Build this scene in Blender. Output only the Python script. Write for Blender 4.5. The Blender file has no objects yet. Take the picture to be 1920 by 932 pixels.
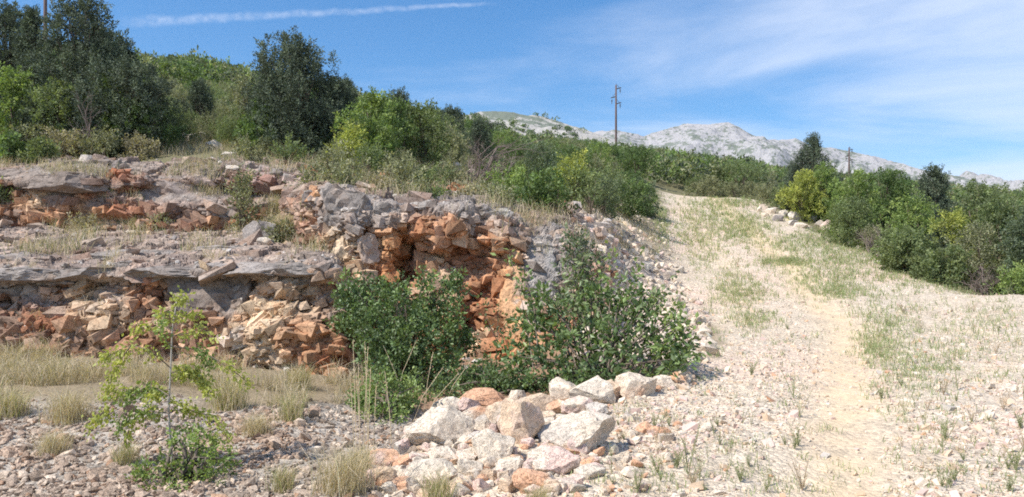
import bpy, math, random, bmesh
import numpy as np
from mathutils import Vector
from mathutils.bvhtree import BVHTree

random.seed(11)
rng = np.random.default_rng(11)
S = bpy.context.scene
COL = S.collection
HAZE = .00006
F0, HY, EYE = 1500.0, 545.0, 1.6           # photo focal length (px of 1920), horizon row, eye height


def P(px, py, d):
    return np.array([(px - 960) / F0 * d, d, EYE + (HY - py) / F0 * d])


# ------------------------------------------------------------------ noise
def _h(ix, iy, iz, s):
    with np.errstate(over='ignore'):
        h = (ix.astype(np.int64).astype(np.uint32) * np.uint32(374761393)) ^ \
            (iy.astype(np.int64).astype(np.uint32) * np.uint32(668265263)) ^ \
            (iz.astype(np.int64).astype(np.uint32) * np.uint32(2246822519))
        h = h + np.uint32((s * 3266489917) & 0xffffffff)
        h ^= h >> np.uint32(15); h *= np.uint32(2246822519)
        h ^= h >> np.uint32(13); h *= np.uint32(3266489917)
        h ^= h >> np.uint32(16)
    return h.astype(np.float64) / 4294967296.0


def vnoise(p, s=0):
    i = np.floor(p); f = p - i
    f = f * f * f * (f * (f * 6 - 15) + 10)
    r = 0
    for a in (0, 1):
        wx = f[:, 0] if a else 1 - f[:, 0]
        for b in (0, 1):
            wy = f[:, 1] if b else 1 - f[:, 1]
            for c in (0, 1):
                wz = f[:, 2] if c else 1 - f[:, 2]
                r = r + wx * wy * wz * _h(i[:, 0] + a, i[:, 1] + b, i[:, 2] + c, s)
    return r * 2 - 1


def fbm(p, o=4, s=0, g=0.5):
    p = np.asarray(p, float)
    r = 0; a = 1; n = 0
    for k in range(o):
        r = r + a * vnoise(p * (2.03 ** k) + 17.3 * k, s + k); n += a; a *= g
    return r / n


def worley(p, s=0):
    i = np.floor(p)
    n = len(p)
    f1 = np.full(n, 9.0); f2 = np.full(n, 9.0)
    cid = np.zeros((n, 3)); cen = np.zeros((n, 3))
    for a in (-1, 0, 1):
        for b in (-1, 0, 1):
            for c in (-1, 0, 1):
                q = i + np.array([a, b, c])
                ft = q + np.stack([_h(q[:, 0], q[:, 1], q[:, 2], s + k) for k in (1, 2, 3)], 1)
                d = np.sqrt(((p - ft) ** 2).sum(1))
                m = d < f1
                f2 = np.where(m, f1, np.minimum(f2, d))
                cid[m] = q[m]; cen[m] = ft[m]
                f1 = np.where(m, d, f1)
    return f1, f2, cid, cen


def rot3(ax, ay, az):
    cx, sx, cy, sy, cz, sz = math.cos(ax), math.sin(ax), math.cos(ay), math.sin(ay), math.cos(az), math.sin(az)
    return np.array([[1, 0, 0], [0, cx, -sx], [0, sx, cx]]) @ np.array([[cy, 0, sy], [0, 1, 0], [-sy, 0, cy]]) @ np.array([[cz, -sz, 0], [sz, cz, 0], [0, 0, 1]])


def blocky(p, scale, s, R, an=(1, 1, 1), tilt=0.5, crease=0.12):
    """fractured-stone offset: every cell is a tilted flat facet, joints between cells are cut in"""
    q = (p @ R) / scale * np.array(an)
    q = q + 0.22 * np.stack([vnoise(q * 1.7, s + 50 + k) for k in range(3)], 1)
    f1, f2, cid, cen = worley(q, s)
    off = _h(cid[:, 0], cid[:, 1], cid[:, 2], s + 9) - 0.5
    t = np.stack([_h(cid[:, 0], cid[:, 1], cid[:, 2], s + 20 + k) - 0.5 for k in range(3)], 1) * 2
    d = off + tilt * ((q - cen) * t).sum(1)
    e = np.clip((f2 - f1) / 0.13, 0, 1)
    return scale * (d - crease * (1 - e) ** 1.5), _h(cid[:, 0], cid[:, 1], cid[:, 2], s + 33), e


def sstep(a, b, x):
    t = np.clip((x - a) / (b - a), 0, 1)
    return t * t * (3 - 2 * t)


# ------------------------------------------------------------------ mesh helpers
def mesh_from(name, V, T=None, Q=None, col=None, mat=None, smooth=False, alpha=None):
    V = np.asarray(V, np.float32)
    me = bpy.data.meshes.new(name)
    me.vertices.add(len(V)); me.vertices.foreach_set('co', V.ravel())
    loops = []; starts = []; n = 0
    for A, k in ((T, 3), (Q, 4)):
        if A is not None and len(A):
            A = np.asarray(A, np.int32)
            loops.append(A.ravel()); starts.append(n + k * np.arange(len(A))); n += A.size
    loops = np.concatenate(loops); starts = np.concatenate(starts).astype(np.int32)
    me.loops.add(len(loops)); me.loops.foreach_set('vertex_index', loops.astype(np.int32))
    me.polygons.add(len(starts)); me.polygons.foreach_set('loop_start', starts)
    me.polygons.foreach_set('use_smooth', np.full(len(starts), bool(smooth)))
    if col is not None:
        c = np.ones((len(V), 4), np.float32); c[:, :3] = np.asarray(col)
        if alpha is not None: c[:, 3] = alpha
        at = me.attributes.new('col', 'FLOAT_COLOR', 'POINT'); at.data.foreach_set('color', c.ravel())
    if mat: me.materials.append(mat)
    me.update(calc_edges=True)
    return me


class Acc:
    def __init__(s): s.V = []; s.T = []; s.Q = []; s.C = []; s.n = 0
    def add(s, V, T=None, Q=None, C=(1, 1, 1)):
        V = np.asarray(V, float)
        if T is not None and len(T): s.T.append(np.asarray(T) + s.n)
        if Q is not None and len(Q): s.Q.append(np.asarray(Q) + s.n)
        C = np.asarray(C, float)
        s.C.append(np.broadcast_to(C, (len(V), 3)) if C.ndim == 1 else C)
        s.V.append(V); s.n += len(V)
    def mesh(s, name, mat, smooth=False):
        return mesh_from(name, np.concatenate(s.V), np.concatenate(s.T) if s.T else None, np.concatenate(s.Q) if s.Q else None, np.concatenate(s.C), mat, smooth)


def link(name, me, parent=None, loc=None, rz=0.0, sc=None):
    o = bpy.data.objects.new(name, me); COL.objects.link(o)
    if parent is not None: o.parent = parent
    if loc is not None: o.location = [float(v) for v in loc]
    o.rotation_euler = (0, 0, rz)
    if sc is not None: o.scale = sc
    return o


def tag(o, label, cat, group=None):
    o['label'] = label; o['category'] = cat
    if group: o['group'] = group
    return o


def tube(A, pts, rad, col, k=6):
    pts = np.asarray(pts, float); n = len(pts)
    rad = np.broadcast_to(np.asarray(rad, float), (n,))
    d = np.gradient(pts, axis=0); d /= np.linalg.norm(d, axis=1)[:, None] + 1e-9
    ref = np.where(np.abs(d[:, 2:3]) > 0.9, np.array([[1., 0, 0]]), np.array([[0, 0, 1.]]))
    a = np.cross(d, ref); a /= np.linalg.norm(a, axis=1)[:, None] + 1e-9
    b = np.cross(d, a)
    th = np.arange(k) * 2 * math.pi / k
    V = pts[:, None] + rad[:, None, None] * (a[:, None] * np.cos(th)[None, :, None] + b[:, None] * np.sin(th)[None, :, None])
    V = V.reshape(-1, 3)
    Q = [(i * k + j, i * k + (j + 1) % k, (i + 1) * k + (j + 1) % k, (i + 1) * k + j) for i in range(n - 1) for j in range(k)]
    V = np.vstack([V, pts[-1] + d[-1] * rad[-1]])
    T = [((n - 1) * k + j, (n - 1) * k + (j + 1) % k, n * k) for j in range(k)]
    A.add(V, T, Q, col)


def leaves(A, pos, axis, L, W, col, fold=0.15):
    """one folded leaf blade per row"""
    n = len(pos)
    ax = axis / (np.linalg.norm(axis, axis=1)[:, None] + 1e-9)
    r = rng.normal(size=(n, 3)); r[:, 2] *= 0.5
    sd = np.cross(ax, r); sd /= np.linalg.norm(sd, axis=1)[:, None] + 1e-9
    up = np.cross(sd, ax)
    L = np.broadcast_to(np.asarray(L, float), (n,))[:, None]; W = np.broadcast_to(np.asarray(W, float), (n,))[:, None]
    V = np.empty((n, 4, 3))
    V[:, 0] = pos
    V[:, 1] = pos + ax * L * .45 + sd * W * .5 + up * W * fold
    V[:, 2] = pos + ax * L
    V[:, 3] = pos + ax * L * .45 - sd * W * .5 + up * W * fold
    i = np.arange(n)[:, None] * 4
    T = np.concatenate([i + [0, 1, 2], i + [0, 2, 3]], 0)
    A.add(V.reshape(-1, 3), T, None, np.repeat(np.asarray(col).reshape(-1, 3) * np.ones((n, 1)), 4, axis=0))


def blades(A, base, hgt, wid, col, lean=0.35, tipcol=None):
    n = len(base)
    th = rng.uniform(0, 2 * math.pi, n)
    sd = np.stack([np.cos(th), np.sin(th), 0 * th], 1)
    ln = rng.normal(size=(n, 3)) * lean; ln[:, 2] = 0
    hgt = np.broadcast_to(np.asarray(hgt, float), (n,))[:, None]; wid = np.broadcast_to(np.asarray(wid, float), (n,))[:, None]
    up = np.array([[0, 0, 1.]])
    V = np.empty((n, 5, 3))
    V[:, 0] = base - sd * wid / 2; V[:, 1] = base + sd * wid / 2
    m = base + up * hgt * .55 + ln * hgt * .3
    V[:, 2] = m + sd * wid * .4; V[:, 3] = m - sd * wid * .4
    V[:, 4] = base + up * hgt * (1 - .3 * np.linalg.norm(ln, axis=1)[:, None]) + ln * hgt
    i = np.arange(n)[:, None] * 5
    C = np.repeat(np.asarray(col).reshape(-1, 3) * np.ones((n, 1)), 5, axis=0)
    A.add(V.reshape(-1, 3), i + [3, 2, 4], i + [0, 1, 2, 3], C)


# ------------------------------------------------------------------ materials
def new_mat(name):
    m = bpy.data.materials.new(name); m.use_nodes = True
    m.node_tree.nodes.clear()
    return m, m.node_tree.nodes, m.node_tree.links


def nd(N, t, **k):
    n = N.new(t)
    for a, b in k.items(): setattr(n, a, b)
    return n


def mathn(N, Lk, op, a, b=None):
    n = nd(N, 'ShaderNodeMath', operation=op)
    for i, v in enumerate((a, b)):
        if v is None: continue
        if isinstance(v, (int, float)): n.inputs[i].default_value = v
        else: Lk.new(v, n.inputs[i])
    return n.outputs[0]


def scale_col(N, Lk, col, fac):
    n = nd(N, 'ShaderNodeVectorMath', operation='SCALE')
    Lk.new(col, n.inputs[0]); Lk.new(fac, n.inputs['Scale'])
    return n.outputs[0]


def rock_material(name, fine=1.0, vary=0.55, bump=0.6, dist=0.03, stains=True):
    m, N, Lk = new_mat(name)
    out = nd(N, 'ShaderNodeOutputMaterial'); bs = nd(N, 'ShaderNodeBsdfPrincipled')
    bs.inputs['Roughness'].default_value = .93; bs.inputs['Specular IOR Level'].default_value = .2
    Lk.new(bs.outputs[0], out.inputs[0])
    at = nd(N, 'ShaderNodeAttribute', attribute_name='col')
    tc = nd(N, 'ShaderNodeTexCoord')
    n1 = nd(N, 'ShaderNodeTexNoise'); n1.inputs['Scale'].default_value = 7 * fine; n1.inputs['Detail'].default_value = 9; n1.inputs['Roughness'].default_value = .68
    n2 = nd(N, 'ShaderNodeTexNoise'); n2.inputs['Scale'].default_value = 38 * fine; n2.inputs['Detail'].default_value = 6; n2.inputs['Roughness'].default_value = .7
    v = nd(N, 'ShaderNodeTexVoronoi', feature='DISTANCE_TO_EDGE'); v.inputs['Scale'].default_value = 6.5 * fine
    for n in (n1, n2): Lk.new(tc.outputs['Object'], n.inputs['Vector'])
    mx = nd(N, 'ShaderNodeVectorMath', operation='MULTIPLY_ADD')
    Lk.new(n1.outputs['Color'], mx.inputs[0]); mx.inputs[1].default_value = (.35, .35, .35); Lk.new(tc.outputs['Object'], mx.inputs[2])
    Lk.new(mx.outputs[0], v.inputs['Vector'])
    f = mathn(N, Lk, 'MULTIPLY_ADD', n1.outputs['Fac'], vary * 1.6); f.node.inputs[2].default_value = 1 - vary * .8
    v2_ = vary * (.25 if name == 'broken_stone' else 1)
    g = mathn(N, Lk, 'MULTIPLY_ADD', n2.outputs['Fac'], v2_); g.node.inputs[2].default_value = 1 - v2_ * .5
    fac = mathn(N, Lk, 'MULTIPLY', f, g)
    crk = nd(N, 'ShaderNodeMapRange'); Lk.new(v.outputs['Distance'], crk.inputs[0])
    crk.inputs[1].default_value = 0; crk.inputs[2].default_value = .035; crk.inputs[3].default_value = .55; crk.inputs[4].default_value = 1
    fac = mathn(N, Lk, 'MULTIPLY', fac, mathn(N, Lk, 'POWER', crk.outputs[0], .7))
    c = scale_col(N, Lk, at.outputs['Color'], fac)
    if stains:
        n3 = nd(N, 'ShaderNodeTexNoise'); n3.inputs['Scale'].default_value = 2.6 * fine; n3.inputs['Detail'].default_value = 7; n3.inputs['Roughness'].default_value = .65
        Lk.new(tc.outputs['Object'], n3.inputs['Vector'])
        r = nd(N, 'ShaderNodeMapRange'); Lk.new(n3.outputs['Fac'], r.inputs[0]); r.inputs[1].default_value = .5; r.inputs[2].default_value = .72; r.inputs[4].default_value = .55 if name == 'fractured_limestone' else .28
        mxc = nd(N, 'ShaderNodeMix', data_type='RGBA', blend_type='MULTIPLY'); Lk.new(r.outputs[0], mxc.inputs[0]); Lk.new(c, mxc.inputs[6])
        mxc.inputs[7].default_value = (.85, .62, .45, 1); c = mxc.outputs[2]
    Lk.new(c, bs.inputs['Base Color'])
    hb = mathn(N, Lk, 'MULTIPLY_ADD', n2.outputs['Fac'], .35); Lk.new(n1.outputs['Fac'], hb.node.inputs[2])
    hc = mathn(N, Lk, 'MULTIPLY_ADD', crk.outputs[0], .5); Lk.new(hb, hc.node.inputs[2])
    b = nd(N, 'ShaderNodeBump'); b.inputs['Strength'].default_value = bump; b.inputs['Distance'].default_value = dist
    Lk.new(hc, b.inputs['Height']); Lk.new(b.outputs[0], bs.inputs['Normal'])
    return m


def leaf_material(name, trans=.3, gloss=.06, rough=.5):
    m, N, Lk = new_mat(name)
    out = nd(N, 'ShaderNodeOutputMaterial')
    at = nd(N, 'ShaderNodeAttribute', attribute_name='col')
    df = nd(N, 'ShaderNodeBsdfDiffuse'); tr = nd(N, 'ShaderNodeBsdfTranslucent'); gl = nd(N, 'ShaderNodeBsdfGlossy')
    gl.inputs['Roughness'].default_value = rough; gl.inputs['Color'].default_value = (.8, .85, .8, 1)
    Lk.new(at.outputs['Color'], df.inputs[0])
    yl = nd(N, 'ShaderNodeMix', data_type='RGBA', blend_type='MULTIPLY'); yl.inputs[0].default_value = 1
    Lk.new(at.outputs['Color'], yl.inputs[6]); yl.inputs[7].default_value = (1.25, 1.3, .6, 1); Lk.new(yl.outputs[2], tr.inputs[0])
    a = nd(N, 'ShaderNodeMixShader'); a.inputs[0].default_value = trans; Lk.new(df.outputs[0], a.inputs[1]); Lk.new(tr.outputs[0], a.inputs[2])
    b = nd(N, 'ShaderNodeMixShader'); b.inputs[0].default_value = gloss; Lk.new(a.outputs[0], b.inputs[1]); Lk.new(gl.outputs[0], b.inputs[2])
    Lk.new(b.outputs[0], out.inputs[0])
    return m


def ground_material(name):
    m, N, Lk = new_mat(name)
    out = nd(N, 'ShaderNodeOutputMaterial'); bs = nd(N, 'ShaderNodeBsdfPrincipled')
    bs.inputs['Roughness'].default_value = .95; bs.inputs['Specular IOR Level'].default_value = .15
    Lk.new(bs.outputs[0], out.inputs[0])
    at = nd(N, 'ShaderNodeAttribute', attribute_name='col'); tc = nd(N, 'ShaderNodeTexCoord')
    v = nd(N, 'ShaderNodeTexVoronoi'); v.inputs['Scale'].default_value = 22; Lk.new(tc.outputs['Object'], v.inputs['Vector'])
    v2 = nd(N, 'ShaderNodeTexVoronoi'); v2.inputs['Scale'].default_value = 60; Lk.new(tc.outputs['Object'], v2.inputs['Vector'])
    n1 = nd(N, 'ShaderNodeTexNoise'); n1.inputs['Scale'].default_value = 9; n1.inputs['Detail'].default_value = 9; n1.inputs['Roughness'].default_value = .72
    Lk.new(tc.outputs['Object'], n1.inputs['Vector'])
    sep = nd(N, 'ShaderNodeSeparateColor'); Lk.new(v.outputs['Color'], sep.inputs[0])
    a = mathn(N, Lk, 'MULTIPLY_ADD', sep.outputs[0], .5); a.node.inputs[2].default_value = .75
    am = nd(N, 'ShaderNodeMix', data_type='FLOAT'); Lk.new(at.outputs['Alpha'], am.inputs[0]); am.inputs[2].default_value = 1; Lk.new(a, am.inputs[3])
    b = mathn(N, Lk, 'MULTIPLY_ADD', n1.outputs['Fac'], 1.0); b.node.inputs[2].default_value = .5
    f = mathn(N, Lk, 'MULTIPLY', am.outputs[0], b)
    Lk.new(scale_col(N, Lk, at.outputs['Color'], f), bs.inputs['Base Color'])
    h = mathn(N, Lk, 'MULTIPLY', v.outputs['Distance'], -1.0)
    h2 = mathn(N, Lk, 'MULTIPLY_ADD', v2.outputs['Distance'], -.4); Lk.new(h, h2.node.inputs[2])
    h3 = mathn(N, Lk, 'MULTIPLY', h2, at.outputs['Alpha'])
    h4 = mathn(N, Lk, 'MULTIPLY_ADD', n1.outputs['Fac'], .8); Lk.new(h3, h4.node.inputs[2])
    bp = nd(N, 'ShaderNodeBump'); bp.inputs['Strength'].default_value = .8; bp.inputs['Distance'].default_value = .035
    Lk.new(h4, bp.inputs['Height']); Lk.new(bp.outputs[0], bs.inputs['Normal'])
    return m


def mountain_material(name, scale, veg_lo, veg_hi):
    m, N, Lk = new_mat(name)
    out = nd(N, 'ShaderNodeOutputMaterial'); bs = nd(N, 'ShaderNodeBsdfPrincipled')
    bs.inputs['Roughness'].default_value = .95; bs.inputs['Specular IOR Level'].default_value = .1
    Lk.new(bs.outputs[0], out.inputs[0])
    at = nd(N, 'ShaderNodeAttribute', attribute_name='col'); tc = nd(N, 'ShaderNodeTexCoord')
    n1 = nd(N, 'ShaderNodeTexNoise'); n1.inputs['Scale'].default_value = scale; n1.inputs['Detail'].default_value = 10; n1.inputs['Roughness'].default_value = .68
    n2 = nd(N, 'ShaderNodeTexNoise'); n2.inputs['Scale'].default_value = scale * .22; n2.inputs['Detail'].default_value = 5
    for n in (n1, n2): Lk.new(tc.outputs['Object'], n.inputs['Vector'])
    s = mathn(N, Lk, 'MULTIPLY_ADD', n2.outputs['Fac'], .7); Lk.new(n1.outputs['Fac'], s.node.inputs[2])
    s2 = mathn(N, Lk, 'MULTIPLY_ADD', at.outputs['Alpha'], .35); Lk.new(s, s2.node.inputs[2])
    r = nd(N, 'ShaderNodeMapRange'); Lk.new(s2, r.inputs[0]); r.inputs[1].default_value = veg_lo; r.inputs[2].default_value = veg_hi
    n3 = nd(N, 'ShaderNodeTexNoise'); n3.inputs['Scale'].default_value = scale * 3; n3.inputs['Detail'].default_value = 8; Lk.new(tc.outputs['Object'], n3.inputs['Vector'])
    f = mathn(N, Lk, 'MULTIPLY_ADD', n3.outputs['Fac'], .7); f.node.inputs[2].default_value = .65
    mx = nd(N, 'ShaderNodeMix', data_type='RGBA'); Lk.new(r.outputs[0], mx.inputs[0]); Lk.new(scale_col(N, Lk, at.outputs['Color'], f), mx.inputs[6])
    mx.inputs[7].default_value = (.17, .19, .15, 1); Lk.new(mx.outputs[2], bs.inputs['Base Color'])
    bp = nd(N, 'ShaderNodeBump'); bp.inputs['Strength'].default_value = .6; bp.inputs['Distance'].default_value = .5 / scale
    Lk.new(n1.outputs['Fac'], bp.inputs['Height']); Lk.new(bp.outputs[0], bs.inputs['Normal'])
    return m


def plain_material(name, col, rough=.8, noise=.5, scale=20):
    m, N, Lk = new_mat(name)
    out = nd(N, 'ShaderNodeOutputMaterial'); bs = nd(N, 'ShaderNodeBsdfPrincipled'); Lk.new(bs.outputs[0], out.inputs[0])
    bs.inputs['Roughness'].default_value = rough
    tc = nd(N, 'ShaderNodeTexCoord'); n1 = nd(N, 'ShaderNodeTexNoise'); n1.inputs['Scale'].default_value = scale; n1.inputs['Detail'].default_value = 6
    Lk.new(tc.outputs['Object'], n1.inputs['Vector'])
    f = mathn(N, Lk, 'MULTIPLY_ADD', n1.outputs['Fac'], noise * 2); f.node.inputs[2].default_value = 1 - noise
    rgb = nd(N, 'ShaderNodeRGB'); rgb.outputs[0].default_value = (*col, 1)
    Lk.new(scale_col(N, Lk, rgb.outputs[0], f), bs.inputs['Base Color'])
    return m


M_ROCK = rock_material('fractured_limestone', 1.0, .5, .7, .035)
M_STONE = rock_material('broken_stone', 1.8, .38, .8, .025)
M_GRAVEL = rock_material('gravel_stone', 5, .3, .3, .006, stains=False)
M_GROUND = ground_material('stony_earth')
M_LEAF = leaf_material('leaf', .38, .03, .55)
M_NEEDLE = leaf_material('needle_foliage', .16, .03, .6)
M_GLOSS = leaf_material('glossy_leaf', .28, .05, .5)
M_GRASS = leaf_material('grass_blade', .3, .03, .6)
M_BARK = leaf_material('bark', 0.0, .01, .8)
M_POLE = plain_material('weathered_pole', (.13, .085, .075), .8, .4, 6)
M_IRON = plain_material('dark_iron', (.06, .055, .055), .6, .3, 10)
M_CERAMIC = plain_material('insulator_ceramic', (.09, .07, .06), .35, .2, 10)

# ------------------------------------------------------------------ terrain height field (columns measured along the slope)
ROAD = [(4.5, 1040), (6, 930), (8, 803), (10, 728), (12, 680), (15, 625), (20, 560), (25, 500), (30, 455), (35, 415), (40, 385), (44, 372)]
TC = {
    -900: [(4.5, 1040), (6, 935), (8, 790), (11, 700), (12.5, 670), (13, 530), (15, 490), (18, 430), (19, 418), (19.6, 330), (21, 300), (24, 255), (30, 190), (45, 90), (80, 0), (110, -30), (160, 0)],
    0: [(4.5, 1040), (6, 930), (8, 790), (10, 715), (13, 655), (13.45, 545), (15, 500), (18, 438), (19.2, 424), (19.7, 335), (21, 305), (24, 265), (30, 205), (45, 150), (80, 112), (110, 110), (160, 130)],
    300: [(4.5, 1040), (6, 930), (8, 790), (10, 722), (12.8, 668), (13.25, 540), (15, 488), (18, 440), (19.2, 424), (19.7, 330), (21, 303), (24, 277), (30, 240), (45, 180), (80, 132), (110, 118), (160, 135)],
    480: [(4.5, 1040), (6, 930), (8, 790), (10, 730), (12.5, 680), (13, 532), (15, 482), (18, 440), (19.2, 410), (19.8, 335), (21, 303), (24, 280), (30, 252), (45, 205), (80, 160), (110, 150), (160, 165)],
    585: [(4.5, 1040), (6, 930), (8, 795), (10, 740), (12.3, 692), (12.9, 560), (15, 490), (16.2, 470), (16.8, 385), (18, 352), (21, 312), (24, 290), (30, 262), (45, 222), (80, 185), (110, 175), (160, 185)],
    650: [(4.5, 1040), (6, 930), (8, 805), (10, 745), (12.2, 705), (13.6, 690), (14.6, 640), (15.1, 415), (16, 368), (18, 345), (21, 318), (24, 298), (30, 275), (45, 240), (80, 208), (110, 200), (160, 210)],
    800: [(4.5, 1040), (6, 930), (7, 850), (8, 812), (10, 752), (12, 700), (14.7, 668), (15.2, 420), (16, 382), (18, 362), (21, 340), (24, 322), (30, 302), (45, 270), (80, 240), (110, 232), (160, 242)],
    960: [(4.5, 1040), (6, 930), (7, 855), (8, 803), (9.5, 760), (11, 715), (14, 668), (14.8, 640), (15.3, 440), (16, 402), (18, 380), (21, 360), (24, 345), (30, 326), (45, 295), (80, 266), (110, 258), (160, 268)],
    1080: [(4.5, 1040), (6, 930), (8, 803), (9, 765), (10, 735), (11, 712), (13, 650), (14.6, 575), (15.4, 470), (16.5, 415), (18, 395), (21, 375), (24, 362), (30, 345), (45, 313), (80, 288), (110, 282), (160, 292)],
    1180: [(4.5, 1040), (6, 930), (8, 803), (10, 728), (12, 678), (14, 622), (16, 575), (18, 532), (20, 500), (23, 460), (26, 430), (30, 405), (36, 380), (45, 345), (80, 302), (110, 296), (160, 302)],
    1270: [(4.5, 1040), (6, 930), (8, 803), (10, 728), (12, 678), (15, 622), (20, 558), (25, 498), (30, 453), (35, 412), (40, 384), (44, 372), (50, 362), (80, 325), (110, 308), (160, 308)],
    1400: ROAD + [(50, 368), (60, 360), (80, 338), (110, 320), (160, 318)],
    1520: ROAD[:9] + [(35, 420), (39, 405), (44, 398), (50, 392), (60, 378), (80, 352), (110, 334), (160, 330)],
    1640: ROAD[:8] + [(28, 478), (31, 470), (35, 468), (45, 440), (60, 410), (80, 378), (110, 352), (160, 342)],
    1760: ROAD[:7] + [(22, 534), (24.5, 512), (26, 522), (30, 525), (45, 480), (80, 400), (110, 372), (160, 355)],
    1920: ROAD[:6] + [(18.5, 553), (19.5, 550), (21.5, 566), (26, 570), (45, 520), (80, 430), (110, 395), (160, 375)],
    2300: ROAD[:5] + [(13.5, 655), (15, 652), (17, 672), (26, 640), (45, 570), (80, 480), (110, 440), (160, 420)],
    2900: ROAD[:5] + [(14, 660), (26, 660), (45, 600), (80, 520), (110, 480), (160, 460)],
}
_px = np.arange(-900, 2901, 12.0)
_ld = np.linspace(math.log(4.5), math.log(160), 420)
_d = np.exp(_ld)
_keys = sorted(TC)
_prof = np.array([[0.0] * len(_d) for _ in _keys])
for i, k in enumerate(_keys):
    a = np.array(TC[k], float)
    _prof[i] = np.interp(_d, a[:, 0], EYE + (HY - a[:, 1]) / F0 * a[:, 0])
_tab = np.array([[0.0] * len(_d)] * len(_px))
for j in range(len(_d)): _tab[:, j] = np.interp(_px, _keys, _prof[:, j])
_kx = np.exp(-.5 * (np.arange(-6, 7) / 2.4) ** 2); _kx /= _kx.sum()
_kd = np.exp(-.5 * (np.arange(-4, 5) / 1.3) ** 2); _kd /= _kd.sum()
_tab = np.apply_along_axis(lambda r: np.convolve(np.pad(r, 6, mode='edge'), _kx, 'valid'), 0, _tab)
_tab = np.apply_along_axis(lambda r: np.convolve(np.pad(r, 4, mode='edge'), _kd, 'valid'), 1, _tab)


def H0(x, y):
    x = np.asarray(x, float); y = np.asarray(y, float)
    d = np.clip(y, 4.5, 160)
    u = np.clip((960 + F0 * x / np.maximum(y, 4.5) + 900) / 12.0, 0, len(_px) - 1.001)
    w = np.clip((np.log(d) - _ld[0]) / (_ld[1] - _ld[0]), 0, len(_d) - 1.001)
    i = u.astype(int); j = w.astype(int); fu = u - i; fw = w - j
    z = _tab[i, j] * (1 - fu) * (1 - fw) + _tab[i + 1, j] * fu * (1 - fw) + _tab[i, j + 1] * (1 - fu) * fw + _tab[i + 1, j + 1] * fu * fw
    t = sstep(165, 700, y)
    return z * (1 - t) - 12 * t


RL = np.array([(4.5, 560), (6, 650), (7, 720), (8, 1000), (10, 1200), (12, 1310), (15, 1318), (20, 1264), (25, 1252), (30, 1246), (40, 1236), (46, 1232)], float)
RR = np.array([(4.5, 9000), (13, 4000), (15, 2900), (18, 2050), (20, 1890), (22, 1790), (25, 1700), (30, 1615), (35, 1510), (40, 1450), (46, 1432)], float)


def road_w(x, y):
    """1 inside the gravel track, 0 outside, about 0.5 m of ragged edge"""
    xl = (np.interp(y, RL[:, 0], RL[:, 1]) - 960) / F0 * np.maximum(y, 4.5)
    xr = (np.interp(y, RR[:, 0], RR[:, 1]) - 960) / F0 * np.maximum(y, 4.5)
    n = .45 * fbm(np.stack([x * 1.1, y * 1.1, 0 * x], 1), 3, 5)
    e = np.minimum(x - xl, xr - x) + n
    return sstep(-.15, .45, e) * (y < 46)


def zone_noise(x, y, sc, s): return fbm(np.stack([x / sc, y / sc, 0 * x + s], 1), 4, s)


# worn wheel line: bare yellow earth
RUT = np.array([(4.5, 1600), (6, 1590), (8, 1585), (10, 1580), (12, 1590), (14, 1590), (17, 1565), (21, 1515), (25, 1478), (29, 1440), (33, 1400), (38, 1360), (44, 1345)], float)


def ground_col(x, y):
    px = 960 + F0 * x / np.maximum(y, 4.5)
    n1 = zone_noise(x, y, 1.3, 1); n2 = zone_noise(x, y, .35, 2); n3 = zone_noise(x, y, 4.0, 3)
    soil = np.array([.27, .21, .135]); grey = np.array([.37, .32, .265]); hill = np.array([.17, .155, .085])
    cream = np.array([.60, .50, .385]); yel = np.array([.63, .485, .315]); pit = np.array([.30, .19, .12]); pink = np.array([.66, .47, .37])
    n = len(x)
    c = np.tile(hill, (n, 1)); a = np.full(n, .35)
    def mix(w, col, al=None):
        nonlocal c, a
        c = c * (1 - w[:, None]) + col * w[:, None]
        if al is not None: a = a * (1 - w) + al * w
    pale = sstep(.1, .5, n3 + .5 * n1) * .6
    mix(pale * (y > 19), np.array([.36, .31, .22]), .6)
    near = (1 - sstep(17, 20, y))
    mix(near, soil, .4)
    gl = 1 - sstep(-.35, .35, (y - (8.9 + .9 * np.clip((px - 450) / 300, 0, 1.6)) + 1.2 * n1))        # grey rubble at the left foot
    mix(gl * (px < 1050), grey * (1 + .25 * n2[:, None]), 1.0)
    pw = sstep(640, 700, px) * (1 - sstep(1150, 1260, px)) * sstep(8.5, 9.6, y) * (1 - sstep(15.5, 16.5, y))
    mix(pw, pit, .5)
    bank = sstep(1060, 1130, px + 40 * n1) * (y > 13) * (1 - sstep(20, 36, y)) * (1 - sstep(1300, 1340, px))
    mix(bank, np.array([.54, .43, .33]) + .1 * n2[:, None], .9)
    mix((sstep(1340, 1400, px) * (y > 46)) * .6, np.array([.30, .26, .16]))
    w = road_w(x, y)
    rc = cream + .07 * n2[:, None] + .05 * n3[:, None]
    pk = sstep(.0, .6, n3 + .4 * n1)[:, None] * .5
    rc = rc * (1 - pk) + pink * pk
    xr = (np.interp(y, RUT[:, 0], RUT[:, 1]) - 960) / F0 * np.maximum(y, 4.5)
    rw = np.exp(-((x - xr + .25 * n1) / (.42 + .006 * y)) ** 2) * np.clip(.85 + .9 * n2, .25, 1)
    rw2 = np.exp(-((x - xr + 1.9 + .3 * n1) / .5) ** 2) * np.clip(.25 + .9 * n2, 0, .7) * (y > 16)
    rw3 = sstep(.35, .8, zone_noise(x, y, 2.2, 8)) * .5
    ww = np.maximum(np.maximum(rw, rw2), rw3)
    rc = rc * (1 - ww[:, None]) + (yel + .05 * n2[:, None]) * ww[:, None]
    mix(w, rc, 1 - .75 * ww)
    return np.clip(c, .02, .85), a


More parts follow.
